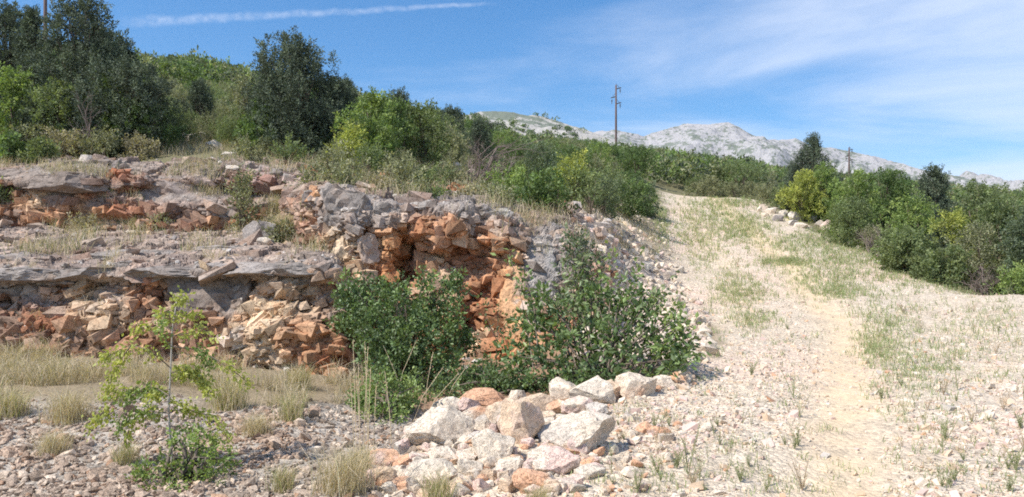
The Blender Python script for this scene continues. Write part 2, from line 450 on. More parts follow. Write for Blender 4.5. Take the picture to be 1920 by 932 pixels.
def H(x, y):
    x = np.asarray(x, float); y = np.asarray(y, float)
    p = np.stack([x, y, 0 * x], 1)
    z = H0(x, y) + .13 * np.exp(-((x + .15) / .75) ** 2 - ((y - 7.25) / .6) ** 2)
    w = road_w(x, y)
    amp = np.clip(y / 150, .06, .8)
    z = z + (1 - w) * (amp * fbm(p * .45, 4, 3) + .05 * fbm(p * 2.2, 3, 4)) + w * (.05 * fbm(p * .6, 3, 6) + .018 * fbm(p * 4, 3, 7))
    xr = (np.interp(y, RUT[:, 0], RUT[:, 1]) - 960) / F0 * np.maximum(y, 4.5)
    z = z - w * .05 * np.exp(-((x - xr) / .5) ** 2) + w * .02 * np.exp(-((np.abs(x - xr) - .95) / .4) ** 2)
    return z


def axis_pts(segs):
    r = [segs[0][0]]
    for a, b, s in segs:
        n = max(1, int(round((b - a) / s)))
        r += list(a + (b - a) * (np.arange(n) + 1) / n)
    return np.array(r)


gx = axis_pts([(-3200, -700, 250), (-700, -140, 35), (-140, -40, 4), (-40, -11, .5), (-11, 9.5, .075), (9.5, 30, .3), (30, 140, 4), (140, 700, 35), (700, 3200, 250)])
gy = axis_pts([(-400, -40, 40), (-40, 0, 4), (0, 4.5, .3), (4.5, 12, .07), (12, 20, .09), (20, 50, .3), (50, 170, 2), (170, 800, 35), (800, 6000, 400)])
GX, GY = np.meshgrid(gx, gy, indexing='xy')
fx, fy = GX.ravel(), GY.ravel()
fz = H(fx, fy)
gc, ga = ground_col(fx, fy)
nx, ny = len(gx), len(gy)
idx = np.arange(nx * ny).reshape(ny, nx)
Q = np.stack([idx[:-1, :-1], idx[:-1, 1:], idx[1:, 1:], idx[1:, :-1]], -1).reshape(-1, 4)
VG = np.stack([fx, fy, fz], 1)
isroad = (road_w(fx, fy) > .5)[Q].sum(1) >= 3


def submesh(name, Qs):
    u, inv = np.unique(Qs, return_inverse=True)
    return mesh_from(name, VG[u], None, inv.reshape(-1, 4), gc[u], M_GROUND, True, ga[u])


o = link('ground', submesh('ground', Q[~isroad])); o['kind'] = 'structure'
o = link('gravel_track', submesh('gravel_track', Q[isroad])); o['kind'] = 'structure'

# ------------------------------------------------------------------ rock faces
GREY = np.array([.305, .265, .235]); DGREY = np.array([.235, .19, .16]); ORANGE = np.array([.475, .265, .15]); RUST = np.array([.37, .165, .09])
CREAM = np.array([.64, .49, .335]); TAN = np.array([.56, .41, .27]); PALE = np.array([.62, .56, .50]); BROWN = np.array([.30, .205, .15])


def ico(sub):
    bm = bmesh.new(); bmesh.ops.create_icosphere(bm, subdivisions=sub, radius=1.0)
    V = np.array([v.co for v in bm.verts]); T = np.array([[v.index for v in f.verts] for f in bm.faces]); bm.free()
    return V, T


ICO = {s: ico(s) for s in (1, 2, 3, 4, 5)}


def rock_verts(sub, dims, seed, cuts=5, rough=.03, boxy=.28):
    """a broken block: six skewed joint planes, a few knocked-off corners"""
    r = np.random.default_rng(seed)
    V = ICO[sub][0].copy()
    ax = np.vstack([np.eye(3), -np.eye(3)])
    pl = [(a_ + boxy * r.normal(size=3), r.uniform(.42, .70)) for a_ in ax] + [(r.normal(size=3), r.uniform(.5, .78)) for _ in range(cuts)]
    gold = [(math.cos(2.39996 * i) * math.sqrt(1 - (1 - 2 * (i + .5) / 14) ** 2), math.sin(2.39996 * i) * math.sqrt(1 - (1 - 2 * (i + .5) / 14) ** 2), 1 - 2 * (i + .5) / 14) for i in range(14)]
    R0 = rot3(*r.uniform(0, 6.28, 3))
    pl += [(R0 @ np.array(g), .82) for g in gold]
    for n, lim in pl:
        n = n / np.linalg.norm(n)
        V -= n * np.maximum(0, V @ n - lim)[:, None]
    V /= np.abs(V).max(0)
    a = r.uniform(-.4, .4)
    V = V @ rot3(r.uniform(-.3, .3), r.uniform(-.3, .3), r.uniform(-.6, .6)).T
    V /= np.abs(V).max(0)
    V *= np.asarray(dims) / 2
    if rough:
        s = float(np.mean(dims))
        if sub >= 4:
            b, _, _ = blocky(V / s * 2.2 + seed * 3.1, .55, seed, rot3(seed, seed * .3, .2), (1, 1, 1.4), .5, .12)
            b_, _, _ = blocky(V / s * 2.2 + seed * 1.7, .2, seed + 5, rot3(seed * .7, seed * .2, .5), (1, 1, 1.3), .6, .14)
            V *= (1 + .17 * b + .16 * b_)[:, None]
        nrm = V / (np.linalg.norm(V, axis=1)[:, None] + 1e-9)
        V += nrm * (rough * s * .5 * fbm(V / s * 6 + seed, 4, seed))[:, None]
    return V



SHAPES = None


def fragment(seed):
    r = np.random.default_rng(seed)
    pts = [np.array([x, y, z]) * .5 + r.uniform(-.25, .25, 3) for x in (-1, 1) for y in (-1, 1) for z in (-1, 1)] + [r.uniform(-.52, .52, 3) for _ in range(4)]
    bm = bmesh.new()
    for q in pts: bm.verts.new(q)
    bmesh.ops.convex_hull(bm, input=bm.verts[:])
    bmesh.ops.delete(bm, geom=[v for v in bm.verts if not v.link_faces], context='VERTS')
    bmesh.ops.triangulate(bm, faces=bm.faces[:])
    bm.verts.index_update()
    V = np.array([v.co for v in bm.verts]); T = np.array([[v.index for v in f.verts] for f in bm.faces]); bm.free()
    return V, T


def embedded(p, n, c, wgt, count, size, R, seed, flat=(.5, .85)):
    """angular stones locked in the face: one shape set, turned, bedded along the strata and part of the same outcrop"""
    global SHAPES
    if SHAPES is None: SHAPES = [fragment(900 + k) for k in range(60)]
    r = np.random.default_rng(seed)
    ix = r.choice(len(p), count, p=wgt / wgt.sum())
    Vs = []; Ts = []; Cs = []; k0 = 0
    for i in ix:
        v0, T = SHAPES[r.integers(60)]; nv = len(v0)
        sz = float(np.clip(r.lognormal(math.log(size), .42), size * .4, size * 2.0))
        dims = np.array([sz * r.uniform(1.0, 1.8), sz * r.uniform(.8, 1.3), sz * r.uniform(*flat) * .98])
        Rr = R @ rot3(r.normal() * .24, r.normal() * .24, r.normal() * .6)
        V = (v0 * dims * .9) @ Rr.T + p[i] + n[i] * sz * r.uniform(-.36, .02)
        Vs.append(V); Ts.append(T + k0); k0 += nv
        Cs.append(np.tile(c[i] * r.uniform(.86, 1.14) + r.normal() * .008, (nv, 1)))
    Vs = np.concatenate(Vs); Cs = np.concatenate(Cs)
    q = fbm(Vs * 2.2, 4, seed + 400); q3 = fbm(Vs * 6.5, 3, seed + 401)
    Cs = Cs * (1 + .38 * q + .3 * q3)[:, None]
    st = (sstep(.05, .45, fbm(Vs * 1.4, 4, seed + 402)) * .55)[:, None]
    return Vs, np.concatenate(Ts), Cs * (1 - st) + (Cs * np.array([.9, .62, .45])) * st


def rock_face(name, cols, du, nv, feats, paint, base_cols, strata, seed, amp=1.0, ends=(.05, .05), big=.75, stones=(), blocks=()):
    keys = np.array([c[0] for c in cols], float)
    K = len(cols[0][1])
    us = np.arange(keys[0], keys[-1] + .1, du)
    pts = np.zeros((len(us), K, 3))
    for k in range(K):
        d = np.interp(us, keys, [c[1][k][0] for c in cols]); py = np.interp(us, keys, [c[1][k][1] for c in cols])
        pts[:, k, 0] = (us - 960) / F0 * d; pts[:, k, 1] = d; pts[:, k, 2] = EYE + (HY - py) / F0 * d
    seg = np.linalg.norm(np.diff(pts, axis=1), axis=2).mean(0)
    cum = np.concatenate([[0], np.cumsum(seg)]); cum /= cum[-1]
    vs = np.linspace(0, 1, nv)
    B = np.zeros((len(us), nv, 3))
    j = np.clip(np.searchsorted(cum, vs, side='right') - 1, 0, K - 2); f = (vs - cum[j]) / (cum[j + 1] - cum[j])
    B = pts[:, j] * (1 - f)[None, :, None] + pts[:, j + 1] * f[None, :, None]
    ker = np.ones(9) / 9
    for a in range(3):
        B[:, :, a] = np.apply_along_axis(lambda r: np.convolve(np.pad(r, 4, mode='edge'), ker, 'valid'), 1, B[:, :, a])
        B[:, :, a] = np.apply_along_axis(lambda r: np.convolve(np.pad(r, 4, mode='edge'), ker, 'valid'), 0, B[:, :, a])
    tu = np.gradient(B, axis=0); tv = np.gradient(B, axis=1)
    Nn = np.cross(tu, tv); Nn /= np.linalg.norm(Nn, axis=2)[..., None] + 1e-9
    flip = (Nn[:, :, 1] - .6 * Nn[:, :, 2]) > 0
    Nn[flip] *= -1
    p = B.reshape(-1, 3); n = Nn.reshape(-1, 3)
    px = 960 + F0 * p[:, 0] / p[:, 1]; py = HY - F0 * (p[:, 2] - EYE) / p[:, 1]
    wob = 9 * np.stack([fbm(p * 2.1, 3, seed + 70), fbm(p * 2.1, 3, seed + 71)], 1)
    face = np.clip(1.3 - n[:, 2], 0.42, 1)                     # less relief on flat ledge tops
    ff = np.zeros(len(p)); calm = np.ones(len(p))
    for (cx, cy, rx, ry, am, cl) in feats:
        e = ((px + wob[:, 0] - cx) / rx) ** 2 + ((py + wob[:, 1] - cy) / ry) ** 2
        w = np.exp(-e ** 2)
        ff += am * w; calm *= 1 - (cl if cl >= .84 else cl * .4) * w
    b1, id1, e1 = blocky(p, big, seed, strata, (1, 1, 1.35), .55, .10)
    b2, id2, e2 = blocky(p, .30, seed + 100, strata, (1, 1, 1.7), .6, .14)
    b3, id3, e3 = blocky(p, .115, seed + 200, strata, (1, 1, 1.5), .7, .16)
    gate = .35 + .65 * sstep(-.25, .35, fbm(p * .9, 3, seed + 5))
    b4, id4, e4 = blocky(p, .055, seed + 300, strata, (1, 1, 1.4), .7, .16)
    disp = amp * face * calm * (.42 * b1 + .85 * gate * b2 + .7 * gate * b3 + .35 * b4) + ff * .62 + .015 * fbm(p * 14, 4, seed + 6, .6)
    edge = np.minimum(np.linspace(0, 1, len(us)) / max(ends[0], 1e-6), np.linspace(1, 0, len(us)) / max(ends[1], 1e-6))
    edge = np.clip(edge, 0, 1)
    edg = np.repeat(edge, nv)
    disp = disp - .9 * (1 - edg) ** 2
    sh = np.stack([_h(np.floor(id2 * 9999), np.floor(id2 * 777), 0 * id2, 70 + k) - .5 for k in range(3)], 1)
    Vv = p + n * disp[:, None] + sh * (.05 * amp * (face * calm * edg))[:, None]
    # colours of the stone itself
    q1 = fbm(p * .8, 4, seed + 11); q2 = fbm(p * 2.6, 4, seed + 12)
    c = base_cols[0] + (base_cols[1] - base_cols[0]) * sstep(-.35, .35, q1 + .8 * (id2 - .5))[:, None]
    c = c + (base_cols[2] - c) * (sstep(.1, .5, q2 + .9 * (id3 - .5)) * .75)[:, None]
    for (cx, cy, rx, ry, col, st) in paint:
        e = ((px + 2.6 * wob[:, 0] - cx) / rx) ** 2 + ((py + 2.6 * wob[:, 1] - cy) / ry) ** 2 + .5 * q2 + .6 * (id2 - .5)
        w = st * (1 - sstep(.55, 1.25, e))
        c = c + (np.asarray(col) - c) * w[:, None]
    top = sstep(.45, .8, n[:, 2] + .35 * q2) * (1 - .8 * sstep(1075, 1120, px))                     # weathered skin on the ledge tops
    c = c + ((GREY * (1 + .45 * q2[:, None]) + np.array([.05, .03, .01]) * (id2[:, None] - .3)) - c) * (top * .72)[:, None]
    c = c * (.84 + .34 * id3)[:, None] * (.88 + .2 * id2)[:, None]
    Vv = Vv - n * (.05 * face * calm * edg * (top < .5))[:, None]
    I = np.arange(len(p)).reshape(len(us), nv)
    Qf = np.stack([I[:-1, :-1], I[1:, :-1], I[1:, 1:], I[:-1, 1:]], -1).reshape(-1, 4)
    W_all = [Vv]; C_all = [c]; T_all = []; k0 = len(Vv)
    inside = (edg > .5) & (np.tile(vs, len(us)) < .97)
    wall = sstep(.75, .35, n[:, 2])
    for (cnt, size, on_wall, sd_) in stones:
        wgt = inside * (calm ** 2.2) * (wall if on_wall else (1 - wall)) * (.15 + gate) + 1e-9
        if not on_wall: wgt = wgt * sstep(-.1, .3, fbm(p * .7, 3, sd_))
        v_, t_, c_ = embedded(Vv, n, c, wgt, cnt, size, strata, sd_, (.5, .9) if on_wall else (.28, .55))
        W_all.append(v_); C_all.append(c_); T_all.append(t_ + k0); k0 += len(v_)
    for j_, (bx_, by_, bw_, bh_, bc_, out_) in enumerate(blocks):      # the large slabs and blocks one can point at
        i = int(np.argmin((px - bx_) ** 2 + (py - by_) ** 2 + np.where(n[:, 2] > .97, 30, 0)))
        dd = p[i, 1]; w_, h_ = bw_ / F0 * dd, bh_ / F0 * dd
        v_ = rock_verts(4, (w_ * 1.08, (w_ + h_) * .42, h_ * 1.1), seed * 7 + j_, 4, .03, .22) 
        ctr = P(bx_, by_, dd + .28 * (w_ + h_) * .42 - out_)
        bb, ii, _ = blocky(v_ + j_ * 3.7, .16, seed + j_, strata, (1, 1, 1.5), .5, .2)
        v_ = v_ + v_ / (np.linalg.norm(v_, axis=1)[:, None] + 1e-9) * (.28 * bb)[:, None]
        cc_ = np.asarray(bc_) * (1 + .3 * fbm(v_ * 3 + j_, 4, seed + j_))[:, None] * (.85 + .3 * ii)[:, None]
        W_all.append(v_ + ctr); C_all.append(cc_); T_all.append(ICO[4][1] + k0); k0 += len(v_)
    me = mesh_from(name, np.concatenate(W_all), np.concatenate(T_all) if T_all else None, Qf, np.clip(np.concatenate(C_all), .03, .8), M_ROCK, False)
    ob = link(name, me)
    return ob, Vv, Qf


SURF = []
# lower ledge
lower_cols = [
    (-220, [(12.5, 760), (12.5, 650), (12.6, 600), (13.14, 537), (12.82, 522), (13.4, 498), (15, 474), (18, 428), (18.9, 425), (19.3, 460)]),
    (0, [(12.5, 740), (12.5, 655), (12.55, 600), (13.04, 537), (12.72, 522), (13.3, 498), (15, 474), (18, 430), (18.9, 425), (19.3, 460)]),
    (130, [(12.4, 740), (12.4, 660), (12.5, 600), (12.99, 537), (12.67, 522), (13.2, 491), (15, 466), (18, 434), (18.9, 427), (19.3, 460)]),
    (330, [(12.2, 760), (12.2, 668), (12.25, 600), (12.54, 527), (12.22, 512), (12.9, 491), (14.6, 464), (18, 440), (18.9, 430), (19.3, 465)]),
    (480, [(11.9, 780), (11.9, 688), (11.9, 600), (12.24, 527), (11.92, 512), (12.6, 486), (14.3, 464), (17.2, 444), (18.3, 436), (19, 470)]),
    (590, [(11.6, 790), (11.6, 705), (11.7, 610), (12.14, 527), (11.82, 512), (12.4, 486), (13.9, 474), (15.5, 470), (16.3, 465), (17, 500)]),
    (640, [(11.5, 800), (11.5, 712), (11.7, 620), (12.24, 537), (11.92, 522), (12.5, 491), (13.7, 484), (14.8, 480), (15.5, 480), (16, 520)]),
    (668, [(12.2, 800), (12.2, 710), (12.5, 630), (13.14, 557), (12.82, 542), (13.4, 506), (14.2, 496), (14.9, 500), (15.5, 500), (16, 540)]),
]
lower_feats = [(60, 523, 150, 17, .05, .85), (300, 521, 130, 16, .05, .85), (520, 515, 110, 16, .05, .85), (265, 490, 85, 17, .12, .5), (265, 514, 70, 8, -.2, .5), (30, 492, 55, 22, .15, .6), (400, 556, 80, 46, .12, .92), (430, 480, 80, 14, .10, .6), (560, 490, 60, 16, .12, .5),
               (215, 620, 25, 22, -.20, 0), (370, 618, 45, 16, -.15, 0), (100, 560, 35, 10, -.2, 0), (10, 565, 25, 30, -.4, 0), (235, 632, 26, 18, -.35, 0), (330, 655, 40, 12, -.3, 0), (85, 585, 30, 10, -.3, 0), (470, 570, 12, 40, -.25, 0), (300, 560, 12, 24, -.3, 0), (560, 560, 30, 9, -.25, 0), (600, 600, 8, 40, -.3, 0), (150, 545, 35, 16, .12, .4), (470, 600, 30, 18, -.15, 0), (610, 640, 14, 60, -.25, 0), (540, 600, 22, 60, .12, .2), (330, 640, 40, 14, .12, 0), (60, 620, 40, 14, .12, 0), (280, 560, 30, 14, -.16, 0)]
lower_paint = [(120, 525, 170, 15, DGREY * 1.1, .85), (330, 522, 140, 15, DGREY * 1.15, .85), (520, 516, 120, 14, DGREY * 1.2, .8), (400, 555, 85, 48, DGREY, .9), (60, 590, 70, 45, RUST, .75), (190, 570, 60, 50, TAN, .7), (330, 600, 40, 30, CREAM, .6), (500, 610, 80, 70, CREAM, .75), (590, 640, 60, 70, ORANGE, .8), (610, 690, 40, 30, RUST, .9),
               (560, 560, 50, 40, TAN, .7), (265, 508, 65, 14, RUST, .7), (100, 640, 120, 26, BROWN, .8), (250, 640, 60, 20, ORANGE, .5), (430, 640, 40, 18, PALE, .6), (620, 560, 30, 60, BROWN, .6), (40, 530, 60, 20, GREY, .8)]
R1 = rot3(.22, -.16, .3)
o, V_, Q_ = rock_face('rock_ledge', lower_cols, 1.9, 300, lower_feats, lower_paint, (np.array([.33, .19, .125]), np.array([.47, .32, .21]), np.array([.52, .29, .165])), R1, 40, 1.0, (.02, .05), .62, [(3600, .125, True, 11), (9500, .066, True, 12), (200, .22, False, 13)],
    [(-60, 516, 160, 34, GREY, .04), (50, 519, 200, 32, GREY * .95, .06), (170, 514, 150, 28, GREY * .85, .05), (330, 512, 190, 28, GREY * .9, .07), (500, 506, 190, 28, GREY * .95, .06), (560, 508, 100, 26, GREY * .85, .06), (620, 508, 60, 24, GREY * .95, .03), (250, 500, 80, 20, GREY, .04), (400, 502, 80, 20, GREY * 1.0, .05), (265, 484, 160, 30, GREY * 1.05, -.06), (440, 476, 190, 26, GREY, -.12), (35, 490, 130, 40, GREY * 1.05, -.1), (400, 552, 180, 92, DGREY, .07), (30, 620, 70, 50, BROWN * .8, -.02), (215, 590, 50, 60, np.array([.33, .25, .2]), -.02), (570, 500, 130, 24, GREY * .9, -.1), (150, 474, 80, 18, GREY, -.1), (120, 522, 120, 24, GREY * .95, -.08), (520, 545, 90, 40, PALE * .75, -.1), (20, 540, 90, 34, GREY * .9, -.08), (250, 540, 100, 24, BROWN, -.08)])
tag(o, 'long low ledge of fractured grey and orange rock behind the dry grass', 'rock ledge', 'weathered limestone outcrops'); SURF.append((V_, Q_))

# upper ledge
upper_cols = [
    (-160, [(18.5, 470), (18.5, 418), (18.55, 380), (18.89, 352), (18.57, 340), (19.0, 318), (19.8, 306), (21, 300), (21.6, 330)]),
    (0, [(18.5, 470), (18.5, 418), (18.55, 385), (18.89, 357), (18.57, 345), (19.0, 325), (19.8, 315), (21, 302), (21.6, 330)]),
    (100, [(18.5, 470), (18.5, 420), (18.45, 385), (18.69, 352), (18.37, 340), (18.9, 318), (19.8, 308), (21, 300), (21.6, 330)]),
    (250, [(18.6, 480), (18.6, 420), (18.65, 385), (19.09, 352), (18.77, 340), (19.1, 314), (19.8, 306), (21, 300), (21.6, 330)]),
    (330, [(18.5, 480), (18.5, 410), (18.55, 380), (19.19, 352), (18.87, 340), (19.3, 314), (19.9, 306), (21, 300), (21.6, 330)]),
    (450, [(18.6, 480), (18.6, 408), (18.75, 380), (19.49, 357), (19.17, 345), (19.5, 318), (20, 310), (21, 302), (21.6, 330)]),
    (560, [(18.3, 480), (18.3, 420), (18.45, 385), (18.99, 362), (18.67, 350), (19.0, 325), (19.7, 316), (21, 306), (21.6, 335)]),
    (610, [(17.9, 480), (17.9, 440), (18.05, 390), (18.59, 367), (18.27, 355), (18.6, 338), (19.4, 325), (21, 312), (21.6, 340)]),
]
upper_feats = [(110, 345, 90, 28, .2, .93), (210, 330, 20, 30, -.15, 0), (350, 360, 90, 40, .06, .95), (300, 345, 18, 40, -.12, .3), (95, 385, 70, 12, -.22, 0), (230, 375, 25, 25, .1, 0), (515, 335, 35, 14, .16, 0), (480, 375, 25, 30, -.2, 0), (395, 400, 30, 10, .08, .3), (30, 375, 25, 15, -.1, 0), (160, 300, 40, 8, .12, 0)]
upper_paint = [(110, 342, 90, 28, DGREY * 1.1, .9), (350, 355, 95, 46, np.array([.33, .255, .215]), .9), (330, 320, 90, 14, BROWN * 1.1, .8), (140, 398, 90, 22, ORANGE, .95), (225, 365, 25, 40, np.array([.42, .2, .12]), .8), (45, 380, 40, 16, TAN, .8), (190, 412, 60, 12, CREAM, .5), (515, 335, 45, 22, np.array([.33, .24, .22]), .8), (200, 310, 60, 12, DGREY, .8), (420, 395, 40, 14, GREY, .7), (330, 400, 60, 10, BROWN, .6)]
R2 = rot3(.1, .22, .1)
o, V_, Q_ = rock_face('rock_ledge', upper_cols, 1.7, 190, upper_feats, upper_paint, (RUST * .9 + .02, BROWN * 1.1, ORANGE), R2, 340, .9, (.03, .04), .8, [(1500, .15, True, 21), (3800, .08, True, 22), (70, .24, False, 23)],
    [(30, 330, 90, 24, DGREY * 1.2, .05), (190, 322, 80, 22, DGREY * 1.2, .05), (250, 318, 70, 20, BROWN * 1.2, .04), (400, 322, 110, 20, np.array([.36, .28, .24]), .03), (110, 345, 185, 48, DGREY * 1.15, .12), (350, 360, 190, 80, np.array([.33, .265, .23]), .06), (225, 362, 44, 76, np.array([.45, .24, .15]), -.05), (285, 328, 90, 34, np.array([.40, .26, .19]), -.1), (515, 335, 56, 28, np.array([.36, .27, .24]), 0), (545, 348, 50, 36, GREY, 0), (400, 398, 90, 20, GREY * 1.05, -.05), (430, 330, 80, 24, np.array([.38, .29, .25]), -.1)])
tag(o, 'upper ledge of dark rock with an orange crumbling hollow, below the junipers', 'rock ledge', 'weathered limestone outcrops'); SURF.append((V_, Q_))

# central bluff
bluff_cols = [
    (520, [(17.3, 520), (17.3, 470), (17.3, 430), (17.4, 395), (17.6, 372), (18.2, 352), (19, 338), (20.5, 318), (21, 350)]),
    (575, [(15.9, 560), (15.9, 490), (15.9, 440), (16.0, 395), (16.3, 366), (17, 350), (18, 340), (20, 318), (20.5, 350)]),
    (610, [(14.3, 700), (14.3, 560), (14.3, 470), (14.3, 400), (14.5, 362), (15.2, 350), (16.5, 352), (19, 335), (19.6, 370)]),
    (660, [(13.65, 760), (13.65, 640), (13.85, 500), (13.95, 410), (14.3, 378), (15, 364), (16.5, 358), (19, 340), (19.6, 375)]),
    (760, [(14.15, 760), (14.15, 660), (14.35, 530), (14.15, 430), (14.4, 392), (15.1, 376), (16.5, 368), (19, 350), (19.6, 385)]),
    (860, [(14.15, 760), (14.15, 665), (14.35, 540), (14.15, 440), (14.4, 400), (15.1, 385), (16.5, 378), (19, 360), (19.6, 395)]),
    (930, [(13.85, 760), (13.85, 665), (14.15, 550), (14.35, 450), (14.6, 408), (15.2, 392), (16.5, 385), (19, 366), (19.6, 400)]),
    (965, [(13.7, 760), (13.7, 672), (14.0, 560), (14.5, 470), (14.8, 424), (15.4, 400), (16.6, 390), (19, 370), (19.6, 405)]),
    (985, [(13.4, 760), (13.4, 676), (13.8, 560), (14.5, 480), (14.9, 440), (15.5, 412), (16.7, 396), (19, 373), (19.6, 410)]),
    (1060, [(13.7, 740), (13.7, 660), (14.1, 560), (14.8, 490), (15.2, 450), (15.8, 425), (17, 404), (19, 385), (19.6, 420)]),
    (1120, [(14.3, 720), (14.3, 640), (14.7, 570), (15.4, 515), (16.0, 478), (17, 450), (18.4, 425), (20, 408), (20.4, 445)]),
    (1170, [(15.1, 720), (15.1, 650), (15.5, 600), (16.2, 560), (17, 520), (18.4, 485), (20.2, 455), (22, 440), (22.4, 480)]),
]
bluff_feats = [(645, 395, 45, 42, .14, .5), (722, 405, 36, 26, .14, .5), (762, 500, 22, 75, -.75, 0), (790, 470, 26, 30, -.3, 0), (835, 432, 46, 42, .22, .4), (848, 395, 40, 16, .14, .4), (870, 480, 55, 30, -.55, 0), (905, 440, 30, 28, -.3, 0), (890, 395, 45, 14, .2, .3), (700, 480, 16, 60, -.30, 0), (742, 470, 24, 70, .22, .4), (640, 500, 32, 70, .14, .3),
               (688, 450, 14, 26, -.3, 0), (815, 570, 40, 70, .25, .2), (900, 590, 50, 60, .12, 0), (960, 570, 26, 110, .16, .97), (1020, 500, 32, 55, .12, .85), (930, 420, 30, 20, .15, .3), (1000, 430, 20, 16, -.2, 0)]
bluff_paint = [(800, 560, 110, 120, ORANGE, .9), (900, 560, 60, 120, np.array([.47, .24, .13]), .9), (745, 480, 40, 80, np.array([.56, .29, .14]), .85), (835, 435, 45, 40, ORANGE, .85), (640, 510, 45, 90, CREAM, .95), (625, 440, 25, 40, CREAM, .7), (645, 395, 52, 44, GREY * 1.1, .97), (722, 400, 45, 28, GREY, .9), (850, 395, 50, 20, GREY, .85), (890, 410, 50, 24, GREY * 1.15, .8),
               (780, 380, 60, 14, PALE * .75, .6), (820, 500, 30, 26, CREAM, .7), (815, 545, 30, 40, CREAM * .95, .6), (905, 650, 30, 30, CREAM, .8), (950, 430, 40, 40, np.array([.42, .33, .28]), .8), (962, 580, 30, 110, np.array([.60, .36, .20]), .97), (1025, 500, 50, 90, np.array([.40, .37, .34]), .97), (990, 600, 12, 50, PALE, .7), (560, 400, 50, 50, np.array([.46, .34, .27]), .8), (590, 470, 30, 40, np.array([.46, .30, .22]), .7), (1040, 610, 50, 50, np.array([.58, .33, .2]), .9), (1130, 440, 70, 60, PALE, .85), (1165, 500, 40, 24, np.array([.45, .27, .2]), .8), (1100, 560, 50, 60, np.array([.56, .42, .33]), .7), (700, 500, 20, 60, RUST * .8, .7), (870, 490, 50, 30, RUST * .8, .8)]
R3 = rot3(-.15, .1, -.2)
o, V_, Q_ = rock_face('rock_bluff', bluff_cols, 1.7, 300, bluff_feats, bluff_paint, (RUST * 1.05, ORANGE, TAN), R3, 640, 1.0, (.03, .05), .7, [(2800, .14, True, 31), (9500, .072, True, 32), (160, .2, False, 33)],
    [(645, 392, 92, 84, GREY * 1.1, .1), (722, 402, 66, 46, GREY * 1.0, .12), (835, 436, 84, 70, np.array([.50, .29, .18]), .1), (848, 394, 66, 34, GREY, .15), (892, 398, 60, 36, GREY * 1.1, .1), (932, 408, 54, 42, PALE * .75, .05), (690, 374, 44, 26, GREY * 1.1, .05), (640, 505, 76, 130, CREAM, -.08), (690, 470, 44, 60, np.array([.48, .36, .28]), .05), (600, 372, 56, 34, GREY, .05), (790, 388, 60, 24, PALE * .7, .05)])
tag(o, 'tall orange and grey weathered bluff with dark recesses behind the green bushes', 'rock bluff', 'weathered limestone outcrops'); SURF.append((V_, Q_))

# one ray-cast surface for placing things on the land
near = (np.abs(fx) < 130) & (fy > 3) & (fy < 165)
Qn = Q[near[Q].all(1)]
vv = [VG]; qq = [Qn]; n0 = len(VG)
for V_, Q_ in SURF: vv.append(V_); qq.append(Q_ + n0); n0 += len(V_)
BV = BVHTree.FromPolygons(np.concatenate(vv).tolist(), np.concatenate(qq).tolist())


def drop(x, y):
    h = BV.ray_cast(Vector((x, y, 300)), Vector((0, 0, -1)))
    return (h[0], h[1]) if h[0] is not None else (Vector((x, y, float(H0(np.array([x]), np.array([y]))[0]))), Vector((0, 0, 1)))


def hit(px, py):
    """ground point that a photo pixel falls on"""
    d = Vector(P(px, py, 1.0)) - Vector((0, 0, EYE))
    h = BV.ray_cast(Vector((0, 0, EYE)), d.normalized())
    return h[0]


# ------------------------------------------------------------------ stones
def stone_col(V, base, seed, spread=.25, alt=None):
    s = np.abs(V).max()
    q = fbm(V / s * 1.3 + seed * 1.7, 4, seed + 3)
    c = np.asarray(base) * (1 + spread * q)[:, None]
    if alt is not None:
        w = sstep(-.1, .3, fbm(V / s * .9 + seed * 2.3, 4, seed + 8))[:, None]
        c = c * (1 - w) + np.asarray(alt) * w
    return np.clip(c, .04, .82)


WHITE = np.array([.71, .605, .48]); SC = np.array([.72, .60, .47]); SO = np.array([.68, .40, .25]); ST = np.array([.68, .51, .36]); SP = np.array([.68, .50, .42]); SG = np.array([.61, .535, .455])
CN = {'w': WHITE, 'c': SC, 'o': SO, 't': ST, 'p': SP, 'g': SG, 'G': GREY * 1.05, 'd': DGREY}
sid = [100]


def boulder(cx, cy, w, h, c, label, group, alt=None, deep=.9, sub=4, sink=.32, name='boulder', dz=0.0):
    """a stone seen at photo pixel (cx, cy), w by h pixels, resting on the land"""
    sid[0] += 1
    if group == PG: w, h = w * 1.16, h * 1.16
    q = hit(cx, cy + h * (.5 - sink))
    d = q.y
    W, Hh = w / F0 * d, h / F0 * d
    V = rock_verts(sub, (W * 1.06, (W * .5 + Hh * .5) * deep, Hh * 1.12), sid[0], 6, .04, .46)
    ctr = P(cx, cy, d + W * deep * .06) + np.array([0, 0, dz])
    me = mesh_from(name, V, ICO[sub][1], None, stone_col(V, CN[c], sid[0], .2, CN[alt] if alt else None), M_STONE, False)
    o = link(name, me, None, ctr)
    tag(o, label, 'boulder', group)
    return o


